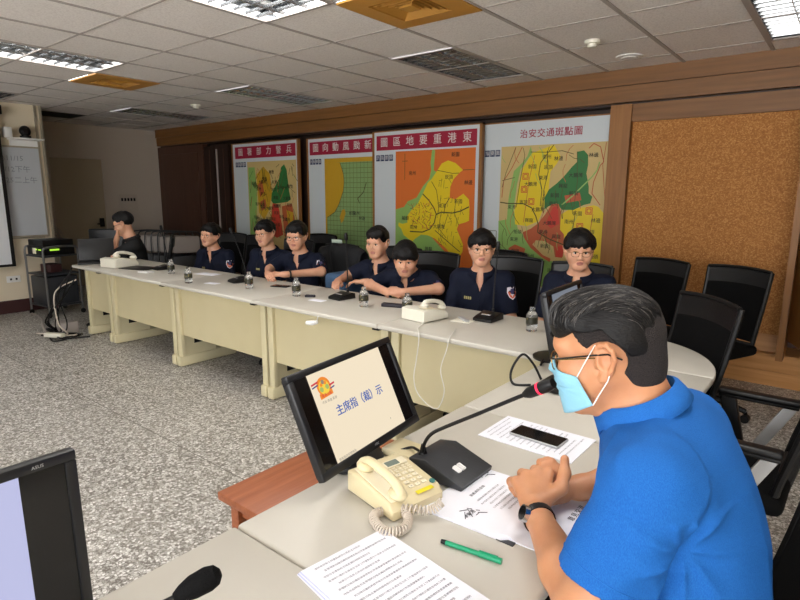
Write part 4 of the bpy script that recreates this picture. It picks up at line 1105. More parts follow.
# papers ------------------------------------------------------------------
RT, UP = Vector((0, 1, 0)), Vector((-1, 0, 0))      # reading directions for the man
TXT = '會議資料勤務報告事項執行情形交通安全治安工作重點提示分局長主持各所組隊配合宣導預防加強巡邏取締績效檢討改進建議'
def sheet(c, ang, w, h, z, th, label, name='paper_sheet', lines=None, m_='paper', seed=1, curl=0):
    """c: centre; w along reading direction, h along page height"""
    r_ = Vector((math.sin(ang) * -1, math.cos(ang), 0)) if False else Matrix.Rotation(ang, 3, 'Z') @ RT
    u_ = Matrix.Rotation(ang, 3, 'Z') @ UP
    b = MB(); C0 = Vector((c[0], c[1], z))
    T = Matrix(((r_.x, u_.x, 0, C0.x), (r_.y, u_.y, 0, C0.y), (0, 0, 1, C0.z), (0, 0, 0, 1)))
    t = thing(name, label, 'paper', (c[0], c[1], z))
    T2 = Matrix.Translation(-C0) @ T
    b.box((-w / 2, -h / 2, 0), (w / 2, h / 2, th), T=T2)
    b.build('page', m_, t, smooth=False)
    rr = random.Random(seed); b = MB()
    for (yy, x0, x1, s_) in (lines or []):
        n = int((x1 - x0) / (s_ * 1.02)); st = rr.randrange(len(TXT))
        tx = ''.join(TXT[(st + k) % len(TXT)] for k in range(n))
        letters(b, tx, T2 @ Vector(((x0 + x1) / 2, yy, th + .0003)), r_, u_, s_, 0, 0.0, s_ * 1.02, res=1)
    if b.v: b.build('print', 'ink', t, smooth=False)
    return t, T2, r_, u_
def plines(h, w, n, s_, seed, top=.9):
    rr = random.Random(seed); L_ = []
    for k in range(n):
        y = h / 2 * top - k * (h * top / n)
        x0 = -w * .40 + (0 if rr.random() < .4 else .012); x1 = w * rr.choice([.15, .3, .42, .42, .42])
        L_.append((y, x0, x1, s_))
    return L_
a0 = R(-8.5)
cs = (-.598, .72)
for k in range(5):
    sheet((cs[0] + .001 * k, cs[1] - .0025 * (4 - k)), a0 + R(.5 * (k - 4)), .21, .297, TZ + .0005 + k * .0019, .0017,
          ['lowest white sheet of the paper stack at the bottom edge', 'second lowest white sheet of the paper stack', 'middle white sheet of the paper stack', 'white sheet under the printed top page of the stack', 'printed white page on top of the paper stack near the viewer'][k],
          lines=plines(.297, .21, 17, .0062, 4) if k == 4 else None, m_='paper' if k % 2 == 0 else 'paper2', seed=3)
t2, _, _, _ = sheet((-.678, 1.512), 0, .195, .297, TZ + .0005, .002, 'white printed sheets under the black smartphone', lines=plines(.297, .195, 16, .0055, 9), seed=8)
# open booklet: upper page, folded spine, lower page
t = thing('booklet', 'open white stapled booklet under the clasped hands', 'booklet', (-.52, 1.11, TZ))
b = MB()
def pg(u): return .004 + .010 * math.exp(-((u) / .035) ** 2)
vs = []; fs = []
NX = 30
for i in range(NX + 1):
    x = -.195 + .385 * i / NX
    z = .006 + .012 * math.exp(-((x - .02) / .03) ** 2) if x < .02 else .003 + .010 * math.exp(-((x - .02) / .012) ** 2)
    for yy, zz in ((-.13, z), (.135, z), (.135, .0005), (-.13, .0005)):
        vs.append((x, yy + (.012 if x > .02 else 0) + x * .05, zz))
for i in range(NX):
    for k in range(4):
        fs.append((i * 4 + k, i * 4 + (k + 1) % 4, i * 4 + 4 + (k + 1) % 4, i * 4 + 4 + k))
fs.append((3, 2, 1, 0)); fs.append(tuple(NX * 4 + k for k in range(4)))
b.add(vs, [f[::-1] for f in fs]); b.build('pages', 'paper', t, ang=60)
b = MB(); zt = .0068
for k, (x, s_, n) in enumerate(((-.13, .010, 6), (-.105, .0065, 14), (-.09, .0065, 16), (-.075, .0065, 12), (-.06, .0065, 15), (-.045, .0065, 13), (-.03, .0065, 10))):
    tx = '勤教資料目錄' if k == 0 else TXT[k * 5:k * 5 + n]
    letters(b, tx, (x, .02 + (.0 if k else -.01), zt + max(0, .012 * math.exp(-((x - .02) / .03) ** 2))), RT, UP, s_, 0, .01 if k == 0 else 0, s_ * 1.1, res=1)
for cx, cy in ((-.165, .085), (-.09, -.085)):
    for q in range(9):
        a = q * .7; L_ = .012 + .006 * (q % 3)
        b.tube([(cx + .014 * math.cos(a), cy + .018 * math.sin(a), zt + .0005), (cx + .014 * math.cos(a) + L_ * math.sin(a * 2), cy + .018 * math.sin(a) + L_ * math.cos(a), zt + .0005)], .0008, 0, 4)
    letters(b, '東港', (cx, cy, zt + .0004), RT, UP, .014, 0, .01)
letters(b, '意見交流', (.098, .075, .0036), RT, UP, .017, 0, .02, .020, res=2)
letters(b, '臨時動議', (.125, .078, .0036), RT, UP, .017, 0, .02, .020, res=2)
b.build('print', 'ink_d', t, smooth=False)
b = MB(); b.box((-.02, -.11, .0005), (.02, .10, .003), T=Matrix.Rotation(0, 4, 'Z')); b.build('back_cover', 'grey_dark', t, smooth=False, loc=(.02, -.02, -.0004))

t = thing('smartphone', 'black smartphone with silver edge lying on the white sheets', 'smartphone', (-.672, 1.512, TZ + .0028), R(-2))
b = MB(); b.box((-.08, -.038, 0), (.08, .038, .008), 0, .0035, seg=3); b.build('case', 'silver', t)
b = MB(); b.box((-.0775, -.0355, .0078), (.0775, .0355, .0084)); b.build('screen', 'blk_gloss', t, smooth=False)
t = thing('pen', 'green felt pen lying on the near table between papers', 'pen', (-.538, .905, TZ + .006), R(9))
b = MB(); b.cyl((-.055, 0, 0), (.02, 0, 0), .0052, n=16); b.build('barrel', 'pen', t)
b = MB(); b.cyl((.02, 0, 0), (.068, 0, 0), .0062, n=16); b.box((.02, -.0015, .0055), (.06, .0015, .0085), 0, .0005); b.build('cap', 'pen', t)
b = MB(); b.cyl((-.066, 0, 0), (-.055, 0, 0), .0045, .0052, n=14); b.build('end_plug', 'blk', t)
# small papers and devices on the far row
def slab(name, label, cat, x, y, rz, sx, sy, sz, m_, z=TZ):
    b = MB(); b.box((-sx / 2, -sy / 2, .0005), (sx / 2, sy / 2, sz), 0, min(.003, sz * .3))
    o = b.build(name, m_, None, loc=(x, y, z)); o.rotation_euler = (0, 0, rz); tag(o, label, cat)
slab('notepad', 'small white pad beside the first microphone at far left', 'notepad', -5.08, 2.55, .2, .13, .08, .012, 'white')
slab('clipboard', 'dark folder under the white telephone at far left', 'folder', -5.40, 2.66, .3, .34, .22, .008, 'blk')
slab('paper_sheet', 'white sheet with pens before the round faced officer', 'paper', -4.55, 2.86, .15, .24, .12, .003, 'paper')
slab('paper_sheet', 'small white card left of the second microphone base', 'paper', -4.05, 2.58, .2, .12, .07, .003, 'paper')
slab('smartphone', 'black smartphone under the hands of the officer in dark glasses', 'smartphone', -3.50, 2.84, .3, .15, .075, .009, 'blk_gloss')
slab('key_case', 'small dark key case right of the bottle by the dark glasses officer', 'key case', -2.98, 2.68, .5, .07, .035, .016, 'purple')
slab('pouch', 'dark brown pouch right of the bottle before the officers at centre', 'pouch', -2.30, 2.79, .35, .15, .05, .022, 'purple')
slab('paper_sheet', 'small white card in front of the third microphone', 'paper', -2.84, 2.62, .1, .12, .06, .003, 'paper')
slab('paper_sheet', 'folded white paper left of the fourth microphone base', 'paper', -1.72, 2.73, .1, .12, .09, .004, 'phone_w')
slab('smartphone', 'dark phone leaning by the white far row telephone', 'smartphone', -1.72, 2.74, -.6, .11, .03, .012, 'silver', TZ + .0045)
b = MB(); b.tube([(-.045, 0, .0), (.0, 0, .006), (.045, 0, .018)], [.013, .016, .012], 0, 12); b.tube([(.045, 0, .018), (.055, .0, .05), (.06, 0, .058)], .003)
tag(b.build('adapter_plug', 'white', None, loc=(-2.565, 2.315, .68)), 'small white plug hanging from the front edge of the far row', 'plug')
b = MB(); b.tube(smooth_path([(-1.86, 2.54, .757), (-1.80, 2.40, .758), (-1.745, 2.332, .752), (-1.737, 2.322, .70), (-1.75, 2.32, .60), (-1.765, 2.32, .50), (-1.74, 2.32, .42), (-1.66, 2.32, .365), (-1.60, 2.32, .37), (-1.565, 2.32, .47), (-1.59, 2.32, .58), (-1.557, 2.32, .69), (-1.55, 2.335, .755), (-1.62, 2.5, .757)], 8), .003, 0, 6)
tag(b.build('telephone_cable', 'cord_w'), 'thin white cable looping down from the far row telephone', 'cable')

# ================================================================== EQUIPMENT AT FAR LEFT
t = thing('equipment_cart', 'dark metal equipment cart by the cream wall at the left end of the tables', 'cart', (-7.60, 2.66, 0), R(6)); t.scale = (.78, .9, 1)
b = MB()
for sx in (-.28, .28):
    for sy in (-.22, .22): b.tube([(sx, sy, .06), (sx, sy, .80)], .014, 0, 8)
for sx in (-.28, .28): b.tube(smooth_path([(sx, -.22, .62), (sx, -.22, .80), (sx, -.15, .84), (sx, .15, .84), (sx, .22, .80), (sx, .22, .62)], 4), .014, 0, 8)
b.build('frame', 'metal', t)
for z in (.12, .50, .72):
    b = MB(); b.box((-.28, -.22, z), (.28, .22, z + .02), 0, .004); b.build('shelf', 'grey_dark', t)
b = MB(); b.box((-.25, -.2, .141), (.25, .2, .48), 0, .01); b.build('cabinet', 'grey_dark', t)
for sx in (-.28, .28):
    for sy in (-.22, .22):
        b = MB(); b.cyl((sx - .012, sy, .03), (sx + .012, sy, .03), .03); b.build('caster', 'blk', t)
t = thing('amplifier', 'black amplifier with green display on the equipment cart', 'amplifier', (-7.60, 2.66, .741), R(6)); t.scale = (.8, .9, 1)
b = MB(); b.box((-.24, -.2, .002), (.24, .2, .11), 0, .006); b.box((-.22, -.19, .111), (.22, .2, .18), 0, .006); b.build('case', 'blk', t)
b = MB(); b.box((.241, -.12, .055), (.2425, .0, .075)); b.box((-.05, -.2025, .06), (.06, -.2005, .08)); b.box((-.05, -.2025, .035), (.02, -.2005, .045)); b.box((.10, -.2025, .06), (.18, -.2005, .075)); b.build('display', 'green_led', t, smooth=False)
slab('sticky_note', 'yellow note on the front of the black amplifier', 'note', -7.55, 2.46, R(6), .08, .004, .07, 'phone_key', .76)
slab('power_strip', 'small red and white box on the middle cart shelf', 'box', -7.60, 2.64, .2, .2, .14, .10, 'base', .522)
t = thing('laptop', 'open black laptop at the left end of the far row', 'laptop', (-6.17, 2.58, TZ), R(65))
b = MB(); b.box((-.17, -.12, .001), (.17, .12, .02), 0, .005); b.build('keyboard_base', 'blk', t)
b = MB(); b.box((-.17, -.004, 0), (.17, .004, .23), 0, .003, T=Matrix.Translation((0, .12, .02)) @ Matrix.Rotation(R(-12), 4, 'X')); b.build('lid', 'blk', t)
t = thing('electric_fan', 'grey pedestal fan in the shade behind the laptop', 'fan', (-9.0, 3.15, 0), R(30))
b = MB()
for r_ in (.05, .1, .15, .19, .21):
    for yy in (-.05, .05):
        b.tube([(r_ * math.cos(a), yy * (1 - r_ * 2), .80 + r_ * math.sin(a)) for a in np.linspace(0, 6.2832, 25)], .003, 0, 5, caps=False)
for k in range(24):
    a = k * math.pi / 12
    b.tube([(0, -.055, .8), (.12 * math.cos(a), -.05, .8 + .12 * math.sin(a)), (.21 * math.cos(a), 0, .8 + .21 * math.sin(a)), (.12 * math.cos(a), .05, .8 + .12 * math.sin(a)), (0, .055, .8)], .002, 0, 4)
b.build('cage', 'metal', t)
b = MB()
for k in range(4):
    a = k * math.pi / 2
    c, s = math.cos(a), math.sin(a)
    b.add([(0, -.01, .8), (c * .17 - s * .05, .01, .8 + s * .17 + c * .05), (c * .18, 0, .8 + s * .18), (c * .15 + s * .05, -.02, .8 + s * .15 - c * .05)], [(0, 1, 2, 3)])
b.build('blades', 'tbar', t)
b = MB(); b.cyl((0, .02, .02), (0, .02, .72), .014); b.lathe([(.001, 0), (.17, 0), (.16, .02), (.03, .04), (.001, .04)]); b.tube([(0, .1, .8), (0, .03, .8)], .04); b.tube([(0, .06, .8), (0, .02, .70)], .015); b.build('stand', 'tbar', t)
# cables on the floor
rr = random.Random(11)
for k in range(7):
    p = [(-6.20 + rr.uniform(-.05, .05), 2.34 + rr.uniform(-.02, .02), .72 - .03 * k), (-6.30 + rr.uniform(-.12, .06), 2.27 + rr.uniform(-.05, .03), .45), (-6.36 + rr.uniform(-.2, .1), 2.22 + rr.uniform(-.1, .05), .15), (-6.35 + rr.uniform(-.25, .1), 2.25, .02 + .002 * k), (-6.5 + rr.uniform(-.2, .2), 2.15 + rr.uniform(-.1, .1), .012 + .004 * k), (-6.3 + rr.uniform(-.2, .3), 2.2 + rr.uniform(-.15, .1), .012 + .004 * k), (-6.1 + rr.uniform(-.2, .2), 2.35, .012 + .004 * k)]
    b = MB(); b.tube(smooth_path(p, 8), .007 if k < 5 else .009, 0, 6)
    o = b.build('cable', 'blk' if k != 4 else 'cord')
    tag(o, 'dark cable of the tangle hanging at the left table end' if k != 4 else 'pale cable in the tangle at the left table end', 'cable', 'tangled cables at the left table end')
b = MB(); b.tube(smooth_path([(-7.95, 2.44, .012), (-7.4, 2.40, .012), (-6.9, 2.25, .012), (-6.47, 2.14, .012)], 6), .014, 0, 6, flat=.5)
tag(b.build('floor_cable_cover', 'tbar'), 'flat grey cable cover on the floor from the cart', 'cable cover')
slab('power_strip', 'white power strip on the floor among the tangled cables', 'power strip', -6.22, 2.12, .5, .20, .06, .04, 'phone_w', .03)
slab('adapter_box', 'pale adapter box on the floor under the left table end', 'adapter', -6.45, 2.33, .2, .18, .14, .12, 'tbar', .002)
# ================================================================== PEOPLE (distance fields turned into one surface each)
def rotm(yaw=0, pitch=0, roll=0):
    """local -> parent. forward is -y. yaw turns to +x, pitch nods down"""
    return np.array(Matrix.Rotation(yaw, 3, 'Z') @ Matrix.Rotation(pitch, 3, 'X') @ Matrix.Rotation(roll, 3, 'Y'))

class SDF:
    def __init__(s, base=None):
        s.o = list(base.o) if base else []
        s.R = np.eye(3); s.c = np.zeros(3)
    def frame(s, c, Rm): s.c = np.array(c, float); s.R = np.array(Rm, float); return s
    def W(s, p): return s.R @ np.array(p, float) + s.c
    def cap(s, a, b, ra, rb=None, k=.02, op='u'):
        a, b = s.W(a), s.W(b); rb = ra if rb is None else rb
        m_ = max(ra, rb)
        s.o.append(('c', op, k, a, b, ra, rb, np.minimum(a, b) - m_, np.maximum(a, b) + m_)); return s
    def ell(s, c, r, k=.02, op='u', rot=None):
        c = s.W(c); r = np.array(r, float); Rm = s.R if rot is None else s.R @ np.array(rot)
        m_ = r.max()
        s.o.append(('e', op, k, c, r, Rm, None, c - m_, c + m_)); return s
    def plane(s, p, n):          # keep the side opposite to n
        n = s.R @ np.array(n, float); n /= np.linalg.norm(n)
        s.o.append(('p', 'i', 0, s.W(p), n, None, None, None, None)); return s
    def fn(s, f, op='n'):        # arbitrary function of points: returns displacement
        s.o.append(('f', op, 0, f, None, None, None, None, None)); return s
    def __call__(s, P):
        lo, hi = P.min(0), P.max(0)
        d = np.full(len(P), 1.0, np.float32)
        P = P.astype(np.float32)
        for o in s.o:
            t, op, k = o[:3]
            if t in 'ce' and (np.any(o[7] - .09 > hi) or np.any(o[8] + .09 < lo)): continue
            if t == 'c':
                a, b, ra, rb = o[3].astype(np.float32), o[4].astype(np.float32), o[5], o[6]
                ba = b - a; L2 = float(ba @ ba) + 1e-12
                h = np.clip(((P - a) @ ba) / L2, 0, 1)
                q = P - a - h[:, None] * ba
                f = np.sqrt((q * q).sum(1)) - (ra + (rb - ra) * h)
            elif t == 'e':
                q = (P - o[3].astype(np.float32)) @ o[5].astype(np.float32)
                r = o[4].astype(np.float32)
                k0 = np.sqrt(((q / r) ** 2).sum(1)); k1 = np.sqrt(((q / (r * r)) ** 2).sum(1)) + 1e-9
                f = k0 * (k0 - 1) / k1
                f = np.where(k0 < 1e-4, -float(r.min()), f)
            elif t == 'p': f = (P - o[3].astype(np.float32)) @ o[4].astype(np.float32)
            elif t == 'f':
                d = d + o[3](P); continue
            elif t == 'x': f = o[3](P)
            if op == 'u':
                f = np.asarray(f, np.float32)
                if k > 0:
                    h = np.maximum(k - np.abs(d - f), 0) / k; d = np.minimum(d, f) - h * h * k * .25
                else: d = np.minimum(d, f)
            elif op == 's':
                f = -f
                if k > 0:
                    h = np.maximum(k - np.abs(d - f), 0) / k; d = np.maximum(d, f) + h * h * k * .25
                else: d = np.maximum(d, f)
            elif op == 'i': d = np.maximum(d, f)
        return d

def nets(f, lo, hi, h):
    lo = np.array(lo, float); hi = np.array(hi, float)
    n = (np.ceil((hi - lo) / h).astype(int) // 4 + 1) * 4 + 1
    ax = [lo[i] + np.arange(n[i]) * h for i in range(3)]
    cax = [a[::4] for a in ax]
    Gc = np.stack(np.meshgrid(*cax, indexing='ij'), -1)
    Fc = f(Gc.reshape(-1, 3)).reshape(Gc.shape[:3])
    # nearest coarse value for each fine point
    ix = [np.minimum((np.arange(n[i]) + 2) // 4, len(cax[i]) - 1) for i in range(3)]
    F = Fc[np.ix_(*ix)].astype(np.float32)
    idx = np.argwhere(np.abs(F) < h * 6.5)
    P = lo + idx * h
    F[tuple(idx.T)] = f(P) if len(P) else 0
    S = F < 0
    c = np.zeros(tuple(n - 1), np.int8)
    offs = [(i, j, k) for i in (0, 1) for j in (0, 1) for k in (0, 1)]
    for i, j, k in offs: c += S[i:n[0] - 1 + i, j:n[1] - 1 + j, k:n[2] - 1 + k]
    A = np.argwhere((c > 0) & (c < 8))
    V8 = {o_: F[A[:, 0] + o_[0], A[:, 1] + o_[1], A[:, 2] + o_[2]] for o_ in offs}
    pos = np.zeros((len(A), 3)); cnt = np.zeros(len(A))
    for a in offs:
        for axi in range(3):
            if a[axi]: continue
            b = list(a); b[axi] = 1; b = tuple(b)
            fa, fb = V8[a], V8[b]
            m_ = (fa < 0) != (fb < 0)
            t = np.where(m_, fa / np.where(fa - fb == 0, 1, fa - fb), 0)
            p = np.array(a, float)[None].repeat(len(A), 0); p[:, axi] += t
            pos += p * m_[:, None]; cnt += m_
    V = lo + (A + pos / cnt[:, None]) * h
    ID = np.full(tuple(n - 1), -1, np.int64); ID[tuple(A.T)] = np.arange(len(A))
    faces = []
    for axi in range(3):
        sl0 = [slice(None)] * 3; sl1 = [slice(None)] * 3
        sl0[axi] = slice(0, -1); sl1[axi] = slice(1, None)
        cr = np.argwhere(S[tuple(sl0)] != S[tuple(sl1)])
        u, v = (axi + 1) % 3, (axi + 2) % 3
        ok = (cr[:, u] > 0) & (cr[:, v] > 0) & (cr[:, u] < n[u] - 1) & (cr[:, v] < n[v] - 1)
        cr = cr[ok]
        if not len(cr): continue
        def g(du, dv):
            q = cr.copy(); q[:, u] += du; q[:, v] += dv; return ID[tuple(q.T)]
        quad = np.stack([g(-1, -1), g(0, -1), g(0, 0), g(-1, 0)], 1)
        inside = S[tuple(cr.T)]
        quad[~inside] = quad[~inside][:, ::-1]
        faces.append(quad[(quad >= 0).all(1)])
    Fs = np.concatenate(faces) if faces else np.zeros((0, 4), int)
    return V, Fs

def surf(f, regions):
    """regions: list of (lo, hi, h). first is the whole body; later finer boxes replace its faces inside them"""
    Vs, Fs = [], []; off = 0
    for q, (lo, hi, h) in enumerate(regions):
        V, Q = nets(f, lo, hi, h)
        cen = V[Q].mean(1)
        keep = np.ones(len(Q), bool)
        for lo2, hi2, h2 in regions[q + 1:]:
            l2 = np.array(lo2) + h * .9; u2 = np.array(hi2) - h * .9
            keep &= ~((cen > l2).all(1) & (cen < u2).all(1))
        Q = Q[keep]
        Vs.append(V); Fs.append(Q + off); off += len(V)
    V = np.concatenate(Vs); Q = np.concatenate(Fs)
    used = np.unique(Q); mp = np.full(len(V), -1); mp[used] = np.arange(len(used))
    return V[used], mp[Q]

def np_obj(name, V, Q, mats, parent, mi=None):
    me = bpy.data.meshes.new(name)
    me.vertices.add(len(V)); me.vertices.foreach_set('co', V.astype(np.float32).ravel())
    me.loops.add(Q.size); me.loops.foreach_set('vertex_index', Q.astype(np.int32).ravel())
    me.polygons.add(len(Q)); me.polygons.foreach_set('loop_start', (np.arange(len(Q)) * 4).astype(np.int32))
    for m_ in mats: me.materials.append(M[m_])
    if mi is not None: me.polygons.foreach_set('material_index', mi.astype(np.int32))
    me.polygons.foreach_set('use_smooth', np.ones(len(Q), bool))
    me.update(calc_edges=True); me.validate()
    o = bpy.data.objects.new(name, me); COL.objects.link(o)
    if parent is not None: o.parent = parent
    return o

def head_sdf(s, c, Rm, wide=1.0, detail=True):
    s.frame(c, Rm); w = wide
    s.ell((0, .010, .038), (.077 * w, .093, .082), .02)
    s.ell((0, -.028, -.025), (.064 * w, .066, .088), .03)
    for q in (-1, 1):
        s.cap((q * .060 * w, .0, -.035), (q * .026 * w, -.062, -.092), .019, .017, .035)
        s.ell((q * .043 * w, -.060, -.028), (.026, .026, .028), .03)
    s.ell((0, -.070, -.095), (.022, .018, .018), .03)
    s.ell((0, -.075, .028), (.056 * w, .020, .020), .025)
    for q in (-1, 1):
        s.ell((q * .032, -.104, .000), (.022, .017, .014), .012, 's')
    s.cap((0, -.090, .008), (0, -.108, -.028), .0070, .0105, .012)
    for q in (-1, 1):
        s.ell((q * .0125, -.099, -.033), (.0085, .009, .0075), .006)
        s.ell((q * .006, -.108, -.040), (.003, .004, .003), .003, 's')
        s.cap((q * .018, -.0855, .0085), (q * .046, -.077, .0065), .0040, .0036, .004)      # upper lid
        s.cap((q * .019, -.0865, -.0065), (q * .043, -.079, -.0065), .0038, .0034, .005)    # lower lid
        s.ell((q * .0815 * w, .013, -.003), (.0060, .017, .028), .006, rot=np.array(Matrix.Rotation(q * .35, 3, 'Z')))
        hx_ = [(.078, -.002, .000), (.081, -.003, .016), (.086, .006, .029), (.091, .020, .030), (.094, .030, .018), (.092, .031, .002), (.087, .022, -.016), (.081, .008, -.030)]
        for i_ in range(len(hx_) - 1):
            a_, b_ = hx_[i_], hx_[i_ + 1]
            s.cap((q * (a_[0] - .077 + .077 * w), a_[1], a_[2]), (q * (b_[0] - .077 + .077 * w), b_[1], b_[2]), .0042, .0042, .004)
        s.ell((q * (.012 + .077 * w), .012, .000), (.006, .009, .014), .005, 's')
        s.ell((q * (.004 + .077 * w), .004, -.032), (.006, .008, .009), .005)
        s.ell((q * (.002 + .077 * w), -.004, -.006), (.006, .005, .008), .004)
    s.ell((0, -.0925, -.0585), (.023, .0085, .0055), .005)
    s.ell((0, -.0905, -.0695), (.019, .0085, .0062), .005)
    s.ell((0, -.101, -.0640), (.024, .006, .0016), .003, 's')
    return s

def finger(s, pts, r0, r1, k=.006):
    for i in range(len(pts) - 1):
        ra = r0 + (r1 - r0) * i / (len(pts) - 1); rb = r0 + (r1 - r0) * (i + 1) / (len(pts) - 1)
        s.cap(pts[i], pts[i + 1], ra, rb, k)

def hand_sdf(s, wrist, fwd, palm_n, side, curl=.5, scale=1.0, spread=.0):
    """wrist point, direction of the fingers, the way the palm looks, side +1 if thumb lies on fwd x palm_n side"""
    f = Vector(fwd).normalized(); n_ = Vector(palm_n); n_ = (n_ - f * n_.dot(f)).normalized(); x = f.cross(n_) * side
    w = Vector(wrist); L_ = scale
    s.frame((0, 0, 0), np.eye(3))
    P = lambda a, b_, c: w + x * (a * L_) + f * (b_ * L_) + n_ * (c * L_)
    s.cap(w - f * .02 * L_, P(0, .02, 0), .022 * L_, .021 * L_, .015)
    ks = [(.028, .088), (.010, .093), (-.009, .088), (-.026, .079)]
    ln = [.044, .050, .046, .036]
    for i, ((a, b_), l_) in enumerate(zip(ks, ln)):
        s.cap(P(a * .5, .018, 0), P(a, b_, 0), .0125 * L_, .0105 * L_, .014)
        p = Vector((a, b_, 0)); pts = [p.copy()]; ang = .25 * curl * 2
        for q, fr in enumerate((1.0, .62, .5)):
            ang_ = curl * (.9, 1.9, 2.6)[q]
            d_ = Vector((a * spread * 4, math.cos(ang_), math.sin(ang_)))
            p = p + d_ * l_ * fr; pts.append(p.copy())
        finger(s, [P(*q) for q in pts], .0088 * L_, .0070 * L_)
    th = [Vector((.018, .022, .006)), Vector((.040, .050, .014)), Vector((.046, .078, .022)), Vector((.040, .100, .028))]
    finger(s, [P(*q) for q in th], .0130 * L_, .0082 * L_, .012)

def hair_noise(seed, amp=.004, f1=38.0, f2=90.0):
    def f(P):
        x, y, z = P[:, 0], P[:, 1], P[:, 2]
        return (amp * (np.sin(f1 * x + 3 * np.sin(f1 * .5 * y + seed)) * np.sin(f1 * .7 * y + 2 * np.sin(20 * x) + seed * 2) * .6
                + .4 * np.sin(f2 * x + seed + 2 * np.sin(30 * z)) * np.sin(f2 * .8 * (y + z)))).astype(np.float32)
    return f

def hair_sdf(style, c, Rm, seed, w=1.0):
    s = SDF(); s.frame(c, Rm)
    s.ell((0, .018, .048), (.089 * w, .108, .094), .02)
    if style == 'bowl':
        s.ell((0, -.035, .056), (.084, .072, .058), .03)
        for q in (-1, 1): s.ell((q * .070, -.030, .030), (.026, .050, .040), .02)
        fz = .016; fr = .062
    elif style == 'fringe':
        s.ell((0, -.038, .066), (.082, .070, .056), .03)
        for q in (-1, 1): s.ell((q * .070, -.02, .042), (.028, .055, .044), .02)
        fz = .030; fr = .07
    elif style == 'swept':
        s.ell((.010, -.036, .084), (.078, .064, .044), .03)
        fz = .050; fr = .08
    elif style == 'parted':
        s.ell((.015, -.036, .080), (.076, .066, .044), .03)
        for q in (-1, 1): s.ell((q * .068, -.022, .046), (.026, .050, .040), .02)
        fz = .042; fr = .075
    else:   # spiky short
        s.ell((0, -.02, .095), (.066, .066, .036), .03)
        fz = .060; fr = .08
    s.fn(hair_noise(seed, .005 if style != 'bowl' else .003))
    # open face: everything in front and lower than the fringe line goes
    Rw = np.array(Rm); cw = np.array(c)
    def face_cut(P, fz=fz):
        q = (P - cw.astype(np.float32)) @ Rw.astype(np.float32)
        ar = np.arctan2(q[:, 0], -q[:, 1])                       # 0 = front
        edge = fz + .010 * np.sin(q[:, 0] * 190 + seed) + .006 * np.sin(q[:, 0] * 80 + 2 * seed)
        side = np.clip((np.abs(ar) - .75) / .35, 0, 1)           # towards the temples
        back = np.clip((np.abs(ar) - 1.45) / .5, 0, 1)
        lowline = edge * (1 - side) + (.012 if style != 'spiky' else .03) * side
        lowline = lowline * (1 - back) + (-.062) * back
        return (lowline - q[:, 2])
    s.o.append(('g', 'i', 0, face_cut, None, None, None, None, None))
    return s
_call = SDF.__call__
def _call2(s, P):
    g = [o for o in s.o if o[0] == 'g']
    if not g: return _call(s, P)
    keep = s.o; s.o = [o for o in s.o if o[0] != 'g']
    d = _call(s, P); s.o = keep
    for o in g: d = np.maximum(d, o[3](P.astype(np.float32)).astype(np.float32) * .8)
    return d
SDF.__call__ = _call2

def collar_mesh(name, c, m_, parent, r_in=.060, r_out=.088, lift=.028, drop=.03, point=.05, tilt=.35, gap=.45, Rz=0, thick=.004, sx=1.0, sy=.92):
    b = MB(); n = 40; rows = 6
    for i in range(n + 1):
        a = -math.pi + gap + (2 * math.pi - 2 * gap) * i / n      # 0 = back
        fr = (1 - math.cos(a)) / 2                                # 0 back, 1 front
        ux, uy = math.sin(a), math.cos(a)
        zt = lift - tilt * .09 * fr
        tip = max(0, (abs(a) - (math.pi - gap) + .75) / .75) ** 1.6
        pr = [(r_in, zt - .035), (r_in + .001, zt - .01), (r_in + .006, zt + .002), (r_in + .012, zt - .003), ((r_in + r_out) / 2 + .006, zt - drop * .5), (r_out, zt - drop - point * tip)]
        for r_, z_ in pr: b.v.append((c[0] + ux * r_ * sx, c[1] + uy * r_ * sy - (.012 * tip if r_ > r_in + .01 else 0), c[2] + z_))
    for i in range(n):
        for k in range(rows - 1):
            a = i * rows + k; b.f.append((a, a + 1, a + rows + 1, a + rows)); b.m.append(0)
    if Rz:
        T = Matrix.Translation(c) @ Matrix(Rz).to_4x4() @ Matrix.Translation(-Vector(c))
        b.v = [tuple(T @ Vector(p)) for p in b.v]
    o = b.build(name, m_, parent)
    md = o.modifiers.new('thick', 'SOLIDIFY'); md.thickness = thick; md.offset = 0
    return o

def decal(name, target, origin, dir_, up, size, shape, m_, parent, off=.0015):
    """small flat emblem laid on the cloth: rays from origin along dir_ hit target"""
    bvh = BVHTree.FromPolygons([v.co for v in target.data.vertices], [p.vertices[:] for p in target.data.polygons])
    d_ = Vector(dir_).normalized(); up = Vector(up); rt = d_.cross(up).normalized(); up = rt.cross(d_).normalized()
    b = MB()
    for pts, mi in shape:
        vs = []; ok = True
        cx = sum(p[0] for p in pts) / len(pts); cy = sum(p[1] for p in pts) / len(pts)
        for (x, y) in [(cx, cy)] + list(pts):
            o_ = Vector(origin) + rt * x * size + up * y * size
            h = bvh.ray_cast(o_, d_, 1.0)
            if h[0] is None: ok = False; break
            vs.append(h[0] - d_ * (off * (1 + mi * .4)))
        if ok:
            n = len(pts)
            b.add(vs, [(0, 1 + k, 1 + (k + 1) % n) for k in range(n)], mi)
    if b.v: return b.build(name, m_, parent)
SHIELD = [([(-.45, .45), (-.2, .5), (.2, .5), (.45, .45), (.48, .0), (.3, -.4), (0, -.6), (-.3, -.4), (-.48, 0)], 0),
          ([(-.36, .12), (.36, .12), (.40, -.02), (.25, -.34), (0, -.50), (-.25, -.34), (-.40, -.02)], 1),
          ([(-.12, .36), (.12, .36), (.2, .16), (.1, -.12), (-.1, -.12), (-.2, .16)], 2)]

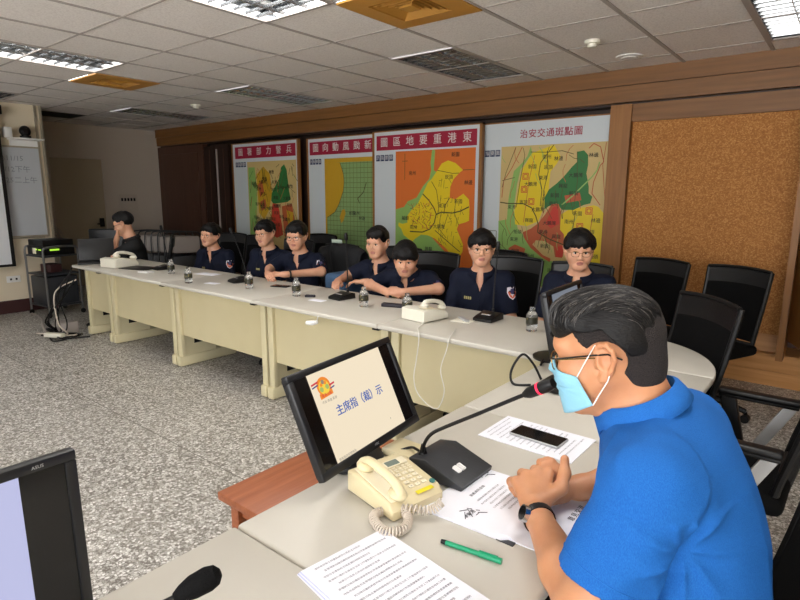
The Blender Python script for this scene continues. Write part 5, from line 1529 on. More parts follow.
def glasses(parent, c, Rm, style, w=1.0):
    b = MB(); Rv = Matrix(np.array(Rm).tolist()); c = Vector(c)
    P = lambda p: c + Rv @ Vector(p)
    th = .0013 if style != 'dark' else .0017
    for q in (-1, 1):
        ring = []
        for k in range(25):
            a = k * 2 * math.pi / 24
            ex = .024 * math.copysign(abs(math.cos(a)) ** .7, math.cos(a)); ez = .0165 * math.copysign(abs(math.sin(a)) ** .8, math.sin(a))
            ring.append(P((q * .032 + ex, -.101 + abs(q * .032 + ex) * .12, -.004 + ez)))
        b.tube(ring, th, 0, 6, caps=False)
        b.tube([P((q * .056, -.094, .004)), P((q * .076 * w, -.075, .006)), P((q * .083 * w, .0, .006)), P((q * .080 * w, .022, -.008))], th, 0, 6)
    b.tube([P((-.009, -.101, .002)), P((0, -.105, .005)), P((.009, -.101, .002))], th, 0, 6)
    return b.build('glasses', 'frame' if style == 'dark' else 'gold', parent)

def eyes(parent, c, Rm):
    Rv = Matrix(np.array(Rm).tolist()).to_4x4(); T = Matrix.Translation(c) @ Rv
    for q in (-1, 1):
        b = MB(); b.ball((q * .032, -.0775, .0), (.0140, .0118, .0085), 0, 14, T=T); e = b.build('eye', 'eye_w', parent)
        b = MB(); b.ball((q * .031, -.0870, .001), (.0062, .0035, .0066), 0, 10, T=T); b.build('iris', 'eye_d', e)
        b = MB()
        b.tube([T @ Vector(p) for p in ((q * .014, -.0915, .023), (q * .030, -.0925, .0275), (q * .048, -.083, .0225))], [.0030, .0042, .0022], 0, 6, flat=.6); b.tube([T @ Vector(p) for p in ((q * .017, -.0905, .0065), (q * .031, -.0925, .0095), (q * .047, -.084, .0065))], [.0012, .0018, .0012], 0, 5)
        b.build('eyebrow', 'hair', parent)

NV = Vector
def officer(label, x, y, rz, hz, yaw=0, pitch=0, lean=.0, hair='fringe', specs=None, arms=None, seed=1, w=1.0, torso=1.0, shirt='navy', badge=True, roll=0, cat='person', hx=0, shd=.225):
    """root on the floor under the neck. forward -y. lean moves the head forward"""
    t = thing('person', label, cat, (x, y, 0), rz)
    Hc = (hx, -.02 - lean, hz); Hr = rotm(yaw, pitch, roll)
    sh = hz - shd
    body = SDF()
    head_sdf(body, Hc, Hr, w)
    hb = body.W((0, .018, -.05)); body.frame((0, 0, 0), np.eye(3))
    nb = (hx * .6, .03 - lean * .7, sh + .055)
    body.cap(hb, nb, .052, .056, .03)
    body.cap((nb[0], nb[1] - .01, nb[2]), (hx * .4, .035 - lean * .5, sh - .02), .06, .07, .05)
    ly = lambda z: .05 - lean * max(0, (z - .5) / (hz - .5)) * .8      # spine y at height z
    def torso_ops(S, g):
        for q in (-1, 1):
            S.cap((hx * .5, ly(sh) - .015, sh + .028), (hx * .4 + q * .155 * torso, ly(sh), sh), .044 + g, .056 + g, .05)
        S.ell((hx * .3, ly(sh - .12), sh - .12), (.155 * torso + g, .100 + g, .17 + g), .05)
        S.ell((0, ly(.60), .62), (.145 * torso + g, .108 + g, .16 + g), .06)
        S.ell((0, .06, .52), (.17 * torso + g, .13 + g, .10 + g), .05)
    torso_ops(body, 0)
    # arms: default hangs to the lap
    arms = arms or {}
    regs = []
    lap = {-1: dict(e=(-.225, -.02, sh - .27), w=(-.13, -.22, .60), f=(.5, -.8, -.1), n=(0, 0, -1)), 1: dict(e=(.225, -.02, sh - .27), w=(.13, -.22, .60), f=(-.5, -.8, -.1), n=(0, 0, -1))}
    A = {q: arms.get(q, lap[q]) for q in (-1, 1)}
    for q in (-1, 1):
        a = A[q]; S0 = (hx * .4 + q * .165 * torso, ly(sh), sh)
        body.cap(S0, a['e'], .048, .040, .03); body.cap(a['e'], a['w'], .040, .026, .02)
        thumb = 1
        f = Vector(a['f']).normalized(); n_ = Vector(a['n']); xx = f.cross(n_)
        side = a.get('s', 1 if xx.x * q < 0 else -1)
        hand_sdf(body, a['w'], a['f'], a['n'], side, a.get('curl', .5), .95)
        hw = Vector(a['w']) + f * .06
        if a.get('fine'): regs.append((tuple(hw - Vector((.12, .12, .09))), tuple(hw + Vector((.12, .12, .09))), .0032))
    regions = [((-.42, -.55, .42), (.42, .30, hz + .16), .0075)] + regs + [((Hc[0] - .13, Hc[1] - .15, hz - .15), (Hc[0] + .13, Hc[1] + .14, hz + .15), .0030)]
    V, Q = surf(body, regions)
    cen = (V[Q].mean(1) - np.array(Hc)) @ Hr
    lip = ((np.abs(cen[:, 0]) < .0235) & (cen[:, 1] < -.088) & (cen[:, 2] < -.0530 + .0) & (cen[:, 2] > -.0745) & (((cen[:, 0] / .0245) ** 2 + ((cen[:, 2] + .0638) / .0112) ** 2) < 1))
    np_obj('body', V, Q, ['skin', 'lip'], t, lip.astype(int))
    # shirt
    S = SDF(); torso_ops(S, .014); slv = {}
    for q in (-1, 1):
        a = A[q]; S0 = Vector((hx * .4 + q * .165 * torso, ly(sh), sh)); E_ = Vector(a['e'])
        Sl = SDF(); Sl.cap(S0, S0.lerp(E_, .90), .062, .060, .035); slv[q] = Sl
    wr = seed * 1.7
    S.fn(lambda P: (.0035 * np.sin(P[:, 2] * 46 + 5 * np.sin(P[:, 0] * 9 + wr)) * np.sin(P[:, 0] * 23 + P[:, 1] * 17 + wr)).astype(np.float32))
    for q in (-1, 1):        # clean sleeve end: only trims near the arm
        a = A[q]; S0 = np.array([hx * .4 + q * .165 * torso, ly(sh), sh]); E_ = np.array(a['e']); d_ = (E_ - S0) / np.linalg.norm(E_ - S0)
        cp = S0 + (E_ - S0) * .87
        def cut(P, cp=cp, d_=d_, q=q):
            v = (P - cp.astype(np.float32)); al = v @ d_.astype(np.float32)
            rad = np.sqrt(np.maximum((v * v).sum(1) - al * al, 0))
            return np.where(al > -.03, al, -1.0)
        slv[q].o.append(('g', 'i', 0, cut, None, None, None, None, None))
        S.o.insert(-1, ('x', 'u', .03, slv[q], None, None, None, None, None))
    nk = np.array([nb[0], nb[1], nb[2]])
    def neck_cut(P):
        v = P - nk.astype(np.float32)
        top = v[:, 2] - .012 + .55 * v[:, 1] * -1 * .6
        zz = v[:, 2] + .135                                    # notch depth
        notch = np.minimum(zz, .9) * .27 - np.abs(v[:, 0])
        notch = np.where((v[:, 1] < .0) & (zz > 0), notch, -1)
        ring = .058 - np.sqrt(v[:, 0] ** 2 + (v[:, 1]) ** 2)
        ring = np.where(v[:, 2] > -.055, ring, -1)
        return np.maximum(np.maximum(top, notch), ring)
    S.o.append(('g', 'i', 0, neck_cut, None, None, None, None, None))
    def hem(P): return (.47 - P[:, 2]).astype(np.float32)
    S.o.append(('g', 'i', 0, hem, None, None, None, None, None))
    V, Q = surf(S, [((-.42, -.45, .44), (.42, .30, hz - .08), .0075)])
    sho = np_obj('shirt', V, Q, [shirt], t)
    collar_mesh('collar', (nk[0], nk[1] + .004, nk[2] + .022), shirt, t, r_in=.073, r_out=.104, gap=.26, tilt=.55, point=.045, thick=.005)
    if badge:
        pt_ = Vector((hx * .4 + .165 * torso, ly(sh), sh)).lerp(Vector(A[1]['e']), .30) + Vector((.02, 0, 0)); nn_ = Vector((.42, -.90, .05)).normalized()
        decal('shoulder_patch', sho, pt_ + nn_ * .3, -nn_, (0, 0, 1), .080, SHIELD, ['patch_w', 'patch_o', 'patch_p'], t)
        bd = [([(-.5 + k * .27, -.18), (-.3 + k * .27, -.18), (-.3 + k * .27, .18), (-.5 + k * .27, .18)], 0) for k in range(4)]
        decal('name_badge', sho, (-.085, -.6, sh - .125), (0, 1, 0), (0, 0, 1), .055, bd, ['badge'], t)
        b = MB()
        bvh = BVHTree.FromPolygons([v.co for v in sho.data.vertices], [p.vertices[:] for p in sho.data.polygons])
        row = []
        for z in np.linspace(sh - .13, .66, 12):
            h = bvh.ray_cast(Vector((0, -.6, z)), Vector((0, 1, 0)))
            if h[0] is not None: row.append(h[0] - Vector((0, .001, 0)))
        if len(row) > 3:
            b.tube([p + Vector((.014, 0, 0)) for p in row], .0022, 0, 5)
            for p in row[1::3]: b.ball(p, (.006, .003, .006), 0, 8)
            b.build('button_placket', shirt, t)
    # trousers and shoes
    Tm = SDF()
    Tm.ell((0, .06, .50), (.18, .13, .09), .03)
    for q in (-1, 1):
        Tm.cap((q * .09, .03, .52), (q * .12, -.36, .54), .082, .062, .03); Tm.cap((q * .12, -.36, .53), (q * .13, -.34, .09), .058, .042, .03)
    V, Q = surf(Tm, [((-.3, -.5, .03), (.3, .25, .64), .014)])
    np_obj('trousers', V, Q, ['trouser'], t)
    for q in (-1, 1):
        Sh = SDF(); Sh.ell((q * .13, -.39, .04), (.046, .135, .045), .02); Sh.cap((q * .13, -.34, .05), (q * .13, -.34, .10), .045, .042, .03); Sh.plane((0, 0, .002), (0, 0, -1))
        V, Q = surf(Sh, [((q * .13 - .08, -.55, -.02), (q * .13 + .08, -.22, .16), .012)])
        np_obj('shoe', V, Q, ['blk'], t)
    if hair:
        H = hair_sdf(hair, Hc, Hr, seed, w)
        V, Q = surf(H, [((Hc[0] - .14, Hc[1] - .16, hz - .12), (Hc[0] + .14, Hc[1] + .16, hz + .18), .0035)])
        np_obj('hair', V, Q, ['hair'], t)
    eyes(t, Hc, Hr)
    if specs: glasses(t, Hc, Hr, specs, w)
    return t
def face_cam(x, y): return math.atan2(-x, y)
tb = .75
# right-hand pair of the row
officer('officer in navy uniform with thin glasses at the right end, behind the far monitor', -1.345, 3.50, R(10), 1.135, yaw=R(18), pitch=R(8), hair='fringe', specs='gold', seed=1, w=1.02)
officer('officer in navy uniform sitting upright with round thin glasses before the orange and green maps', -2.03, 3.45, R(22), 1.105, yaw=R(10), pitch=R(2), hair='bowl' if False else 'fringe', specs='gold', seed=2)
hx5 = {-1: dict(e=(-.27, -.12, .80), w=(-.07, -.30, .79), f=(1, -.25, .05), n=(.2, .6, -.8), curl=.85, fine=1),
       1: dict(e=(.27, -.12, .80), w=(.05, -.31, .795), f=(-1, -.2, .1), n=(-.2, .6, -.7), curl=.85, fine=1)}
officer('officer in navy uniform with a bowl haircut leaning forward, hands clasped on the table', -2.60, 3.34, R(20), 1.005, yaw=R(14), pitch=R(14), lean=.06, shd=.165, hair='bowl', seed=3, arms=hx5)
hx4 = {-1: dict(e=(-.27, -.06, .80), w=(-.20, -.30, .79), f=(.5, -.9, 0), n=(0, 0, -1), curl=.3),
       1: dict(e=(.25, -.06, .80), w=(.02, -.24, .795), f=(-1, -.2, 0), n=(0, 0, -1), curl=.4)}
officer('officer in navy uniform with slicked black hair looking left, in front of the grid map', -3.02, 3.48, R(8), 1.085, yaw=R(4), pitch=R(6), hair='swept', seed=4, arms=hx4)
hx3 = {-1: dict(e=(-.25, -.12, .80), w=(-.12, -.36, .80), f=(.6, -.8, 0), n=(.3, .3, -.9), curl=.6, fine=1),
       1: dict(e=(.26, -.10, .80), w=(.04, -.36, .80), f=(-.9, -.35, .05), n=(-.3, .3, -.9), curl=.7, fine=1)}
officer('officer in navy uniform with dark framed glasses and wristwatch, hands joined on table', -3.90, 3.40, R(20), 1.105, yaw=R(4), pitch=R(8), lean=.03, hair='parted', specs='dark', seed=5, arms=hx3)
officer('officer in navy uniform with pale glasses and tilted head, second from left', -4.50, 3.50, R(16), 1.09, yaw=R(-4), pitch=R(4), hair='parted', specs='gold', seed=6, roll=R(-5))
officer('officer in navy uniform with a round face, leftmost of the uniformed row', -5.42, 3.48, R(20), 1.03, yaw=R(-6), pitch=R(-2), hair='parted', specs='gold', seed=7, w=1.06, roll=R(6))
# wristwatch of the officer in dark glasses is worn: part of that person
for o in list(bpy.data.objects):
    if o.get('label', '').startswith('officer in navy uniform with dark framed'):
        b = MB(); c = Vector((.075, -.33, .80)); ax = Vector((-.22, -.26, 0)).normalized(); s1 = ax.cross(Vector((0, 0, 1))).normalized()
        ring = [c + s1 * .033 * math.cos(a) + Vector((0, 0, 1)) * .031 * math.sin(a) for a in np.linspace(0, 6.2832, 21)]
        b.tube(ring, .008, 0, 8, caps=False); b.build('wristwatch', 'blk', o)
# person at the far left, resting the chin on a hand
ch_ = {1: dict(e=(.20, -.20, .79), w=(.06, -.145, .985), f=(-.25, .1, 1), n=(-.2, 1, .3), curl=.9, s=1),
       -1: dict(e=(-.24, -.10, .80), w=(.02, -.28, .795), f=(1, -.3, 0), n=(0, 0, -1), curl=.5)}
officer('person in black t-shirt at far left resting chin on hand', -6.34, 3.05, R(-28), 1.135, yaw=R(-14), pitch=R(18), lean=.05, hair='spiky', specs='dark', seed=8, arms=ch_, shirt='tshirt', badge=False)
# ================================================================== THE MAN IN THE BLUE POLO
ROOT = Vector((-.13, 1.08, 0))
man = thing('person', 'man in bright blue polo shirt, glasses and light blue face mask seated in the foreground', 'person', tuple(ROOT))
def L(p): return np.array([p[0] - ROOT.x, p[1] - ROOT.y, p[2]])
HC = L((-.336, 1.055, 1.188)); HR = rotm(R(-90 + 6), R(13), 0)
SL, SR = L((-.213, .925, 1.005)), L((-.225, 1.235, 1.005))
EL, ER = L((-.272, .838, .792)), L((-.345, 1.36, .795))
WL, WR = L((-.455, 1.045, .797)), L((-.435, 1.235, .792))
body = SDF(); head_sdf(body, HC, HR)
hb = body.W((0, .030, -.045)); hb2 = body.W((0, -.01, -.075)); body.frame((0, 0, 0), np.eye(3))
NB = L((-.256, 1.078, 1.050))
body.cap(hb, NB, .055, .064, .03); body.cap(hb2, L((-.27, 1.075, 1.04)), .042, .052, .03)
def man_torso(S, g):
    S.cap(NB + np.array([0, 0, -.02]), SL, .060 + g, .066 + g, .05); S.cap(NB + np.array([0, 0, -.02]), SR, .060 + g, .066 + g, .05)
    S.ell(L((-.200, 1.08, .93)), (.104 + g, .172 + g, .14 + g), .06)
    S.ell(L((-.170, 1.08, .80)), (.118 + g, .172 + g, .17 + g), .06)
    S.ell(L((-.165, 1.08, .66)), (.125 + g, .172 + g, .15 + g), .06)
    S.ell(L((-.165, 1.08, .53)), (.145 + g, .180 + g, .10 + g), .05)
man_torso(body, 0)
body.cap(SL, EL, .056, .046, .03); body.cap(SR, ER, .056, .046, .03)
body.cap(EL, EL * .6 + WL * .4, .047, .043, .02); body.cap(EL * .6 + WL * .4, WL, .043, .027, .02)
body.cap(ER, ER * .6 + WR * .4, .046, .042, .02); body.cap(ER * .6 + WR * .4, WR, .042, .027, .02)
# left hand lies over the right one
def fl(P_, r0, r1, k=.006): finger(body, [L(p) for p in P_], r0, r1, k)
body.cap(WL, L((-.475, 1.075, .803)), .0265, .024, .02)
KN = [(-.492, 1.178, .832), (-.516, 1.166, .833), (-.536, 1.147, .827), (-.549, 1.123, .815)]
for i, k_ in enumerate(KN):
    st = [(-.468, 1.082, .808), (-.478, 1.08, .810), (-.487, 1.077, .808), (-.494, 1.074, .803)][i]
    body.cap(L(st), L(k_), .0170, .0125, .016)
FG = [[KN[0], (-.507, 1.212, .820), (-.500, 1.222, .796), (-.488, 1.212, .778)],
      [KN[1], (-.538, 1.200, .818), (-.534, 1.212, .792), (-.520, 1.205, .774)],
      [KN[2], (-.561, 1.178, .810), (-.560, 1.190, .786), (-.546, 1.184, .772)],
      [KN[3], (-.572, 1.145, .798), (-.572, 1.155, .778), (-.560, 1.150, .768)]]
for P_ in FG: fl(P_, .0118, .0085)
fl([(-.462, 1.098, .812), (-.447, 1.142, .826), (-.452, 1.172, .848), (-.461, 1.190, .874)], .0155, .0100, .014)    # raised thumb
# right hand underneath, its finger ends lapping over
body.cap(WR, L((-.46, 1.205, .792)), .026, .024, .02)
for i, (st, kn) in enumerate((((-.455, 1.215, .792), (-.492, 1.160, .786)), ((-.462, 1.20, .790), (-.512, 1.140, .784)), ((-.468, 1.19, .788), (-.522, 1.120, .782)), ((-.458, 1.185, .786), (-.505, 1.105, .778)))):
    body.cap(L(st), L(kn), .0165, .013, .014)
for P_ in ([(-.470, 1.190, .805), (-.482, 1.205, .836), (-.498, 1.200, .850), (-.512, 1.186, .848)], [(-.468, 1.200, .800), (-.494, 1.222, .826), (-.512, 1.216, .842), (-.526, 1.200, .842)]):
    fl(P_, .0115, .0088, .010)
hlo, hhi = L((-.62, 1.02, .755)), L((-.40, 1.28, .91))
regs = [(L((-.62, .74, .42)), L((.12, 1.46, 1.35)), .0065), (hlo, hhi, .0026), (HC - np.array([.15, .14, .15]), HC + np.array([.14, .14, .17]), .0026)]
V, Q = surf(body, regs)
man_body = np_obj('body', V, Q, ['skin_tan'], man)
# polo shirt
S = SDF(); man_torso(S, .014)
ML = SL * .22 + EL * .78; MR = SR * .25 + ER * .75
SLV = [SDF(), SDF()]; SLV[0].cap(SL, ML, .070, .075); SLV[1].cap(SR, MR, .070, .072)
for q_ in SLV: S.o.append(('x', 'u', .014, q_, None, None, None, None, None))
armS = SDF(); armS.cap(SL, ML, .070, .075, .014)
torS = SDF(); torS.ell(L((-.200, 1.08, .93)), (.118, .186, .154), .06); torS.ell(L((-.170, 1.08, .80)), (.132, .186, .184), .06)
AX = L((-.150, .90, .93))
def folds(P):
    x, y, z = P[:, 0], P[:, 1], P[:, 2]
    ridge = lambda t: (1 - np.abs(np.sin(t))) ** 1.5
    low = np.clip((1.0 - z) / .2, 0, 1)
    a = -.0080 * ridge(y * 17 + 2.0 * (z - .9) + .8 * np.sin(z * 9 + x * 8)) * low * np.clip((x + .1) / .06, 0, 1)
    dx, dy, dz = x - AX[0], y - AX[1], z - AX[2]
    dist = np.sqrt(dx * dx + dy * dy + dz * dz)
    phi = np.arctan2(dz, dx + .6 * dy)
    c_ = -.0120 * ridge(phi * 4.5 + 5 * dist) * np.clip(dist / .05, 0, 1) * np.exp(-dist / .13) * (dz < .06)
    cr = .0075 * np.exp(-((armS(P) - torS(P)) / .011) ** 2) * np.clip((1.03 - z) / .06, 0, 1)
    sl = -.0030 * ridge(z * 40 + x * 25 + 2 * np.sin(y * 20)) * (armS(P) < torS(P))
    return (a + c_ + cr + sl + .0015 * np.sin(x * 40 + z * 30) * np.sin(y * 33)).astype(np.float32)
S.fn(folds)
for si_, (S0, E_, cpt, rad_) in enumerate(((SL, EL, .76, .105), (SR, ER, .74, .10))):
    d_ = (E_ - S0) / np.linalg.norm(E_ - S0); cp = S0 + (E_ - S0) * cpt
    def cut(P, cp=cp, d_=d_, rad_=rad_):
        v = (P - cp.astype(np.float32)); al = v @ d_.astype(np.float32)
        rad = np.sqrt(np.maximum((v * v).sum(1) - al * al, 0))
        return np.where(al > -.03, al, -1.0)
    SLV[si_].o.append(('g', 'i', 0, cut, None, None, None, None, None))
    # the inside of the sleeve: hollow ring around the arm
    def hollow(P, cp=cp, d_=d_):
        v = (P - cp.astype(np.float32)); al = v @ d_.astype(np.float32)
        rad = np.sqrt(np.maximum((v * v).sum(1) - al * al, 0))
        return np.where(al > -.035, .062 - rad, -1.0)
    SLV[si_].o.append(('g', 'i', 0, hollow, None, None, None, None, None))
ndir = (np.array(hb) - NB); ndir /= np.linalg.norm(ndir)
def neck_cut(P):
    v = P - NB.astype(np.float32); al = v @ ndir.astype(np.float32)
    rad = np.sqrt(np.maximum((v * v).sum(1) - al * al, 0))
    top = al - .050
    ring = np.where(al > -.01, .060 - rad, -1)
    fx = -v[:, 0]                                           # towards the front
    zz = v[:, 2] + .03
    notch = np.where((fx > .02) & (zz > 0), zz * .22 - np.abs(v[:, 1]), -1)
    return np.maximum(np.maximum(top, ring), notch)
S.o.append(('g', 'i', 0, neck_cut, None, None, None, None, None))
S.o.append(('g', 'i', 0, lambda P: (.47 - P[:, 2]), None, None, None, None, None))
V, Q = surf(S, [(L((-.50, .72, .44)), L((.10, 1.46, 1.14)), .0055)])
polo = np_obj('polo_shirt', V, Q, ['polo'], man)
# hem band of the near sleeve
for nm, S0, E_, cpt, rr_ in (('sleeve_hem', SL, EL, .74, .0745),):
    d_ = Vector((E_ - S0)).normalized(); c = Vector(S0 + (E_ - S0) * cpt); s1 = d_.cross(Vector((0, 0, 1))).normalized(); s2 = s1.cross(d_)
    b = MB(); bvh = BVHTree.FromPolygons([v.co for v in polo.data.vertices], [p.vertices[:] for p in polo.data.polygons])
    for off, nme in ((-.0, 0), (-.022, 1)):
        ring = []
        for k in range(49):
            a = 2 * math.pi * k / 48; dr = s1 * math.cos(a) + s2 * math.sin(a)
            h = bvh.ray_cast(c + d_ * off + dr * .16, -dr, .16)
            if h[0] is not None: ring.append(h[0] + dr * .0002)
        if len(ring) > 10 and nme == 1: b.tube(ring, .0011, 0, 5, caps=False)
    if b.v: b.build('sleeve_stitching', 'polo_col', man)
# collar tilted with the neck
ax = Vector(ndir); q_ = Vector((0, 0, 1)).rotation_difference(ax).to_matrix() @ Matrix.Rotation(R(-90), 3, 'Z')
collar_mesh('collar', tuple(NB + ndir * .052), 'polo_col', man, r_in=.064, r_out=.088, lift=.020, drop=.034, point=.058, tilt=.05, gap=.14, Rz=q_, thick=.004, sx=1.0, sy=1.0)
# trousers, shoes
Tm = SDF(); Tm.ell(L((-.17, 1.08, .51)), (.15, .19, .09), .03)
for q in (-1, 1):
    Tm.cap(L((-.10, 1.08 + q * .10, .53)), L((-.56, 1.08 + q * .12, .555)), .086, .066, .03); Tm.cap(L((-.56, 1.08 + q * .12, .54)), L((-.52, 1.08 + q * .12, .10)), .060, .044, .03)
V, Q = surf(Tm, [(L((-.70, .80, .03)), L((.12, 1.36, .66)), .011)]); np_obj('trousers', V, Q, ['trouser'], man)
for q in (-1, 1):
    Sh = SDF(); Sh.ell(L((-.58, 1.08 + q * .12, .045)), (.14, .048, .045), .02); Sh.cap(L((-.52, 1.08 + q * .12, .05)), L((-.52, 1.08 + q * .12, .11)), .046, .042, .03); Sh.plane((0, 0, .002), (0, 0, -1))
    V, Q = surf(Sh, [(L((-.76, 1.08 + q * .12 - .09, -.02)), L((-.40, 1.08 + q * .12 + .09, .17)), .010)]); np_obj('shoe', V, Q, ['blk'], man)
# hair: long top over cropped sides
def hloc(P): return (P - HC.astype(np.float32)) @ HR.astype(np.float32)
side = SDF(); side.frame(HC, HR); side.ell((0, .010, .036), (.0800, .0955, .084), .02); side.ell((0, .042, -.03), (.058, .056, .06), .03)
def side_cut(P):
    q = hloc(P); ar = np.abs(np.arctan2(q[:, 0], -q[:, 1]))
    low = .060 - .038 * (lambda t: t * t * (3 - 2 * t))(np.clip((ar - .80) / .55, 0, 1))
    earr = np.sqrt((q[:, 1] - .010) ** 2 + (q[:, 2] + .002) ** 2)
    bk = np.clip((ar - 1.62) / .35, 0, 1)
    low = low * (1 - bk) + (-.078) * bk
    d_ = low - q[:, 2]
    d_ = np.maximum(d_, np.where(np.abs(q[:, 0]) > .05, .036 - earr, -1))
    return d_
side.o.append(('g', 'i', 0, side_cut, None, None, None, None, None))
V, Q = surf(side, [(HC - .15, HC + .15, .003)])
np_obj('cropped_side_hair', V, Q, ['hair_side'], man)
top = SDF(); top.frame(HC, HR)
top.ell((0, .008, .050), (.0815, .092, .074), .02); top.ell((0, -.048, .072), (.072, .052, .046), .03); top.ell((0, .028, .018), (.076, .060, .078), .03)
def strands(P):
    q = hloc(P)
    u = q[:, 0] * 1.0 + .25 * q[:, 1]
    return (.0010 * np.sin(u * 210 + 3 * np.sin(q[:, 1] * 30)) * np.sin(q[:, 2] * 40 + q[:, 1] * 25) + .0008 * np.sin(q[:, 1] * 55 + q[:, 2] * 90)).astype(np.float32)
top.fn(strands)
def top_cut(P):
    q = hloc(P); ar = np.abs(np.arctan2(q[:, 0], -q[:, 1]))
    fr = .042 + .003 * np.sin(q[:, 0] * 120)
    sd = .054 + .0015 * np.sin(q[:, 1] * 110)
    k_ = np.clip((ar - .7) / .4, 0, 1); bk = np.clip((ar - 1.75) / .5, 0, 1)
    low = fr * (1 - k_) + sd * k_
    low = low * (1 - bk) + (.0) * bk
    return low - q[:, 2]
top.o.append(('g', 'i', 0, top_cut, None, None, None, None, None))
V, Q = surf(top, [(HC - .16, HC + .17, .0028)])
tophair = np_obj('top_hair', V, Q, ['hair_m'], man)
# loose strands combed over the top
tb_ = BVHTree.FromPolygons([Vector(v) for v in V], [tuple(int(i) for i in f) for f in Q])
Hm = Matrix(HR.tolist()); Hv = Vector(HC)
def strand_set(n, m_, seed, rad, name):
    rr = random.Random(seed); b = MB(); c0 = Vector((0, .02, .03))
    for k in range(n):
        part = rr.uniform(-.03, .075)                # start along the crown
        # path in spherical angles: from crown swept forward and down to the sides
        th0 = rr.uniform(-1.3, 1.3) * 1.0; fwd = rr.uniform(-.5, 1.0)
        pts = []
        a0_ = rr.uniform(-.9, .9)                     # left-right angle at start
        e0 = rr.uniform(-1.25, .8)                     # front(-)/back(+) angle
        len_ = rr.uniform(.25, .6); dirn = (rr.gauss(-.30, .08), rr.gauss(.95, .08))
        nrm = math.hypot(*dirn); dirn = (dirn[0] / nrm, dirn[1] / nrm)
        lift = rr.uniform(.0, .0014)
        for s_ in range(7):
            u = s_ / 6
            a = a0_ + dirn[0] * len_ * u + .012 * math.sin(u * 5 + k); e = e0 + dirn[1] * len_ * u
            d_ = Vector((math.sin(a), math.sin(e) * math.cos(a), math.cos(e) * math.cos(a)))
            dw = Hm @ d_
            h = tb_.ray_cast(Hv + Hm @ c0 + dw * .25, -dw, .3)
            if h[0] is None: break
            pts.append(h[0] + dw * (lift * math.sin(u * math.pi) + .0004))
        if len(pts) == 7 and (pts[0] - pts[-1]).length < .12: b.tube(pts, [rad * .5, rad, rad, rad, rad * .9, rad * .6, rad * .2], 0, 4, caps=False)
    return b.build(name, m_, man)
strand_set(900, 'hair_b', 2, .0009, 'dark_strands')
strand_set(330, 'hair_g', 5, .00055, 'grey_glint_strands')  # grey strands paint the silver glints in the black hair
# mask: shell over the lower face
Rv = Matrix(HR.tolist())
mk = SDF(body); mk.o = [o for o in body.o[:28]]
mesh_b = BVHTree.FromPolygons([v.co for v in man_body.data.vertices], [p.vertices[:] for p in man_body.data.polygons])
b = MB(); nu, nv = 20, 14
for i in range(nu + 1):
    u = -1 + 2 * i / nu
    for j in range(nv + 1):
        v = j / nv
        top_z = -.006 - .022 * abs(u) ** 1.5; bot_z = -.114 + .034 * abs(u) ** 1.5
        z = top_z + (bot_z - top_z) * v
        ang = u * (1.06 + .26 * v)
        rad = .30
        o_ = Vector((math.sin(ang) * rad, -math.cos(ang) * rad + .0, z)); dr = Vector((-math.sin(ang), math.cos(ang), 0))
        ow = Hv + Rv @ o_; dw = Rv @ dr
        h = mesh_b.ray_cast(ow, dw, .4)
        base = h[0] if h[0] is not None else ow + dw * .2
        # taut shell: never hug deeper than a smooth muzzle
        muz = Hv + Rv @ Vector((math.sin(ang) * .083, -math.cos(ang) * (.108 - .010 * abs(v - .35)) + .004, z))
        rb = (base - ow).length; rm_ = (muz - ow).length
        r_ = min(rb, rm_) - .003 - .0015 * (math.sin(v * 40) if .15 < v < .85 else 0) * (1 - abs(u) ** 3)
        b.v.append(tuple(ow + dw * r_))
for i in range(nu):
    for j in range(nv):
        a = i * (nv + 1) + j; b.f.append((a, a + 1, a + nv + 2, a + nv + 1)); b.m.append(0)
mo = b.build('face_mask', 'mask', man)
md = mo.modifiers.new('thick', 'SOLIDIFY'); md.thickness = .002; md.offset = 1
ml = MB()
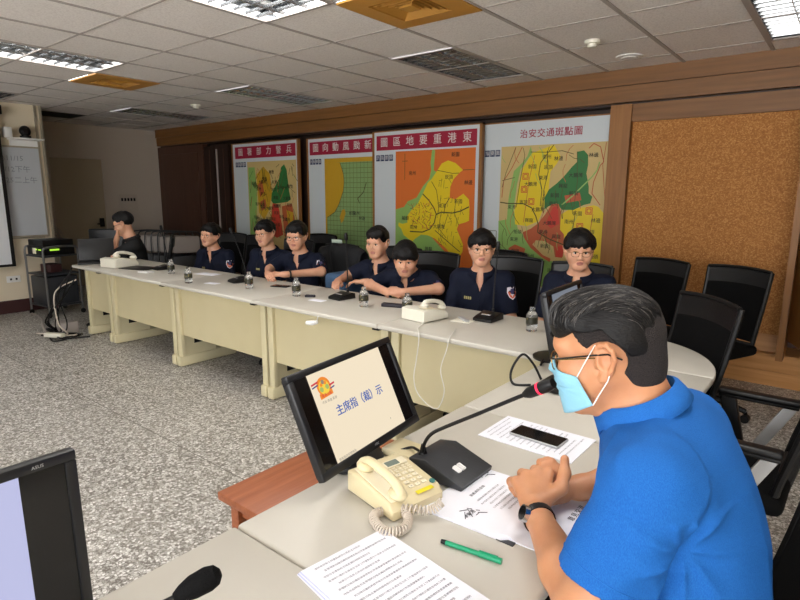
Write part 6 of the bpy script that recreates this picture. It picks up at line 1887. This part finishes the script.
for q in (-1, 1):
    i = nu if q > 0 else 0
    t_ = Vector(b.v[i * (nv + 1)]); bo = Vector(b.v[i * (nv + 1) + nv])
    ear_t = Hv + Rv @ Vector((q * .0825, .0, .030)); ear_b = Hv + Rv @ Vector((q * .082, .012, -.036)); ear_k = Hv + Rv @ Vector((q * .079, .030, .006))
    ou = Rv @ Vector((q * .004, 0, 0))
    ml.tube([t_ + ou * .5, t_.lerp(ear_t, .5) + ou * 1.6, ear_t + ou * 1.2, ear_k], .0012, 0, 6)
    ml.tube([bo + ou * .5, bo.lerp(ear_b, .5) + ou * 1.8, ear_b + ou * 1.2, ear_k], .0012, 0, 6)
ml.build('mask_ear_loop', 'white', man)
eyes(man, tuple(HC), HR)
# glasses: dark temples and gold rims
g = glasses(man, tuple(HC), HR, 'gold')
b = MB()
P = lambda p: Hv + Rv @ Vector(p)
for q in (-1, 1): b.tube([P((q * .058, -.096, .006)), P((q * .078, -.078, .008)), P((q * .0865, -.01, .012)), P((q * .0865, .020, .012)), P((q * .083, .042, .000))], .0018, 0, 6)
b.build('glasses_temple', 'frame', man)
# wrist watch on the near wrist
ax = Vector(WL - EL).normalized(); c = Vector(WL) - ax * .004; s1 = ax.cross(Vector((0, 0, 1))).normalized(); s2 = s1.cross(ax)
b = MB(); nr = 44
for k in range(nr):
    a = 2 * math.pi * k / nr; d_ = s1 * math.cos(a) * 1.02 + s2 * math.sin(a)
    lk = .0004 * (k % 2)
    for rr_, aa in ((.0300, -.0095), (.0334 + lk, -.0088), (.0334 + lk, .0088), (.0300, .0095)): b.v.append(tuple(c + d_ * rr_ + ax * aa))
for k in range(nr):
    for q in range(4):
        k2 = (k + 1) % nr; b.f.append((k * 4 + q, k * 4 + (q + 1) % 4, k2 * 4 + (q + 1) % 4, k2 * 4 + q)); b.m.append(0)
wt = b.build('wristwatch_strap', 'blk', man)
b = MB(); d_ = (-s1 * (1 if s1.x > 0 else -1) * .92 + s2 * .38).normalized()
b.cyl(c + d_ * .029, c + d_ * .040, .0185, .0180, n=24); o = b.build('wristwatch_case', 'chrome', man)
b = MB(); b.cyl(c + d_ * .0401, c + d_ * .0405, .015, n=24); b.build('dial', 'blk_gloss', o)

COL.objects.unlink(_to); bpy.data.objects.remove(_to)
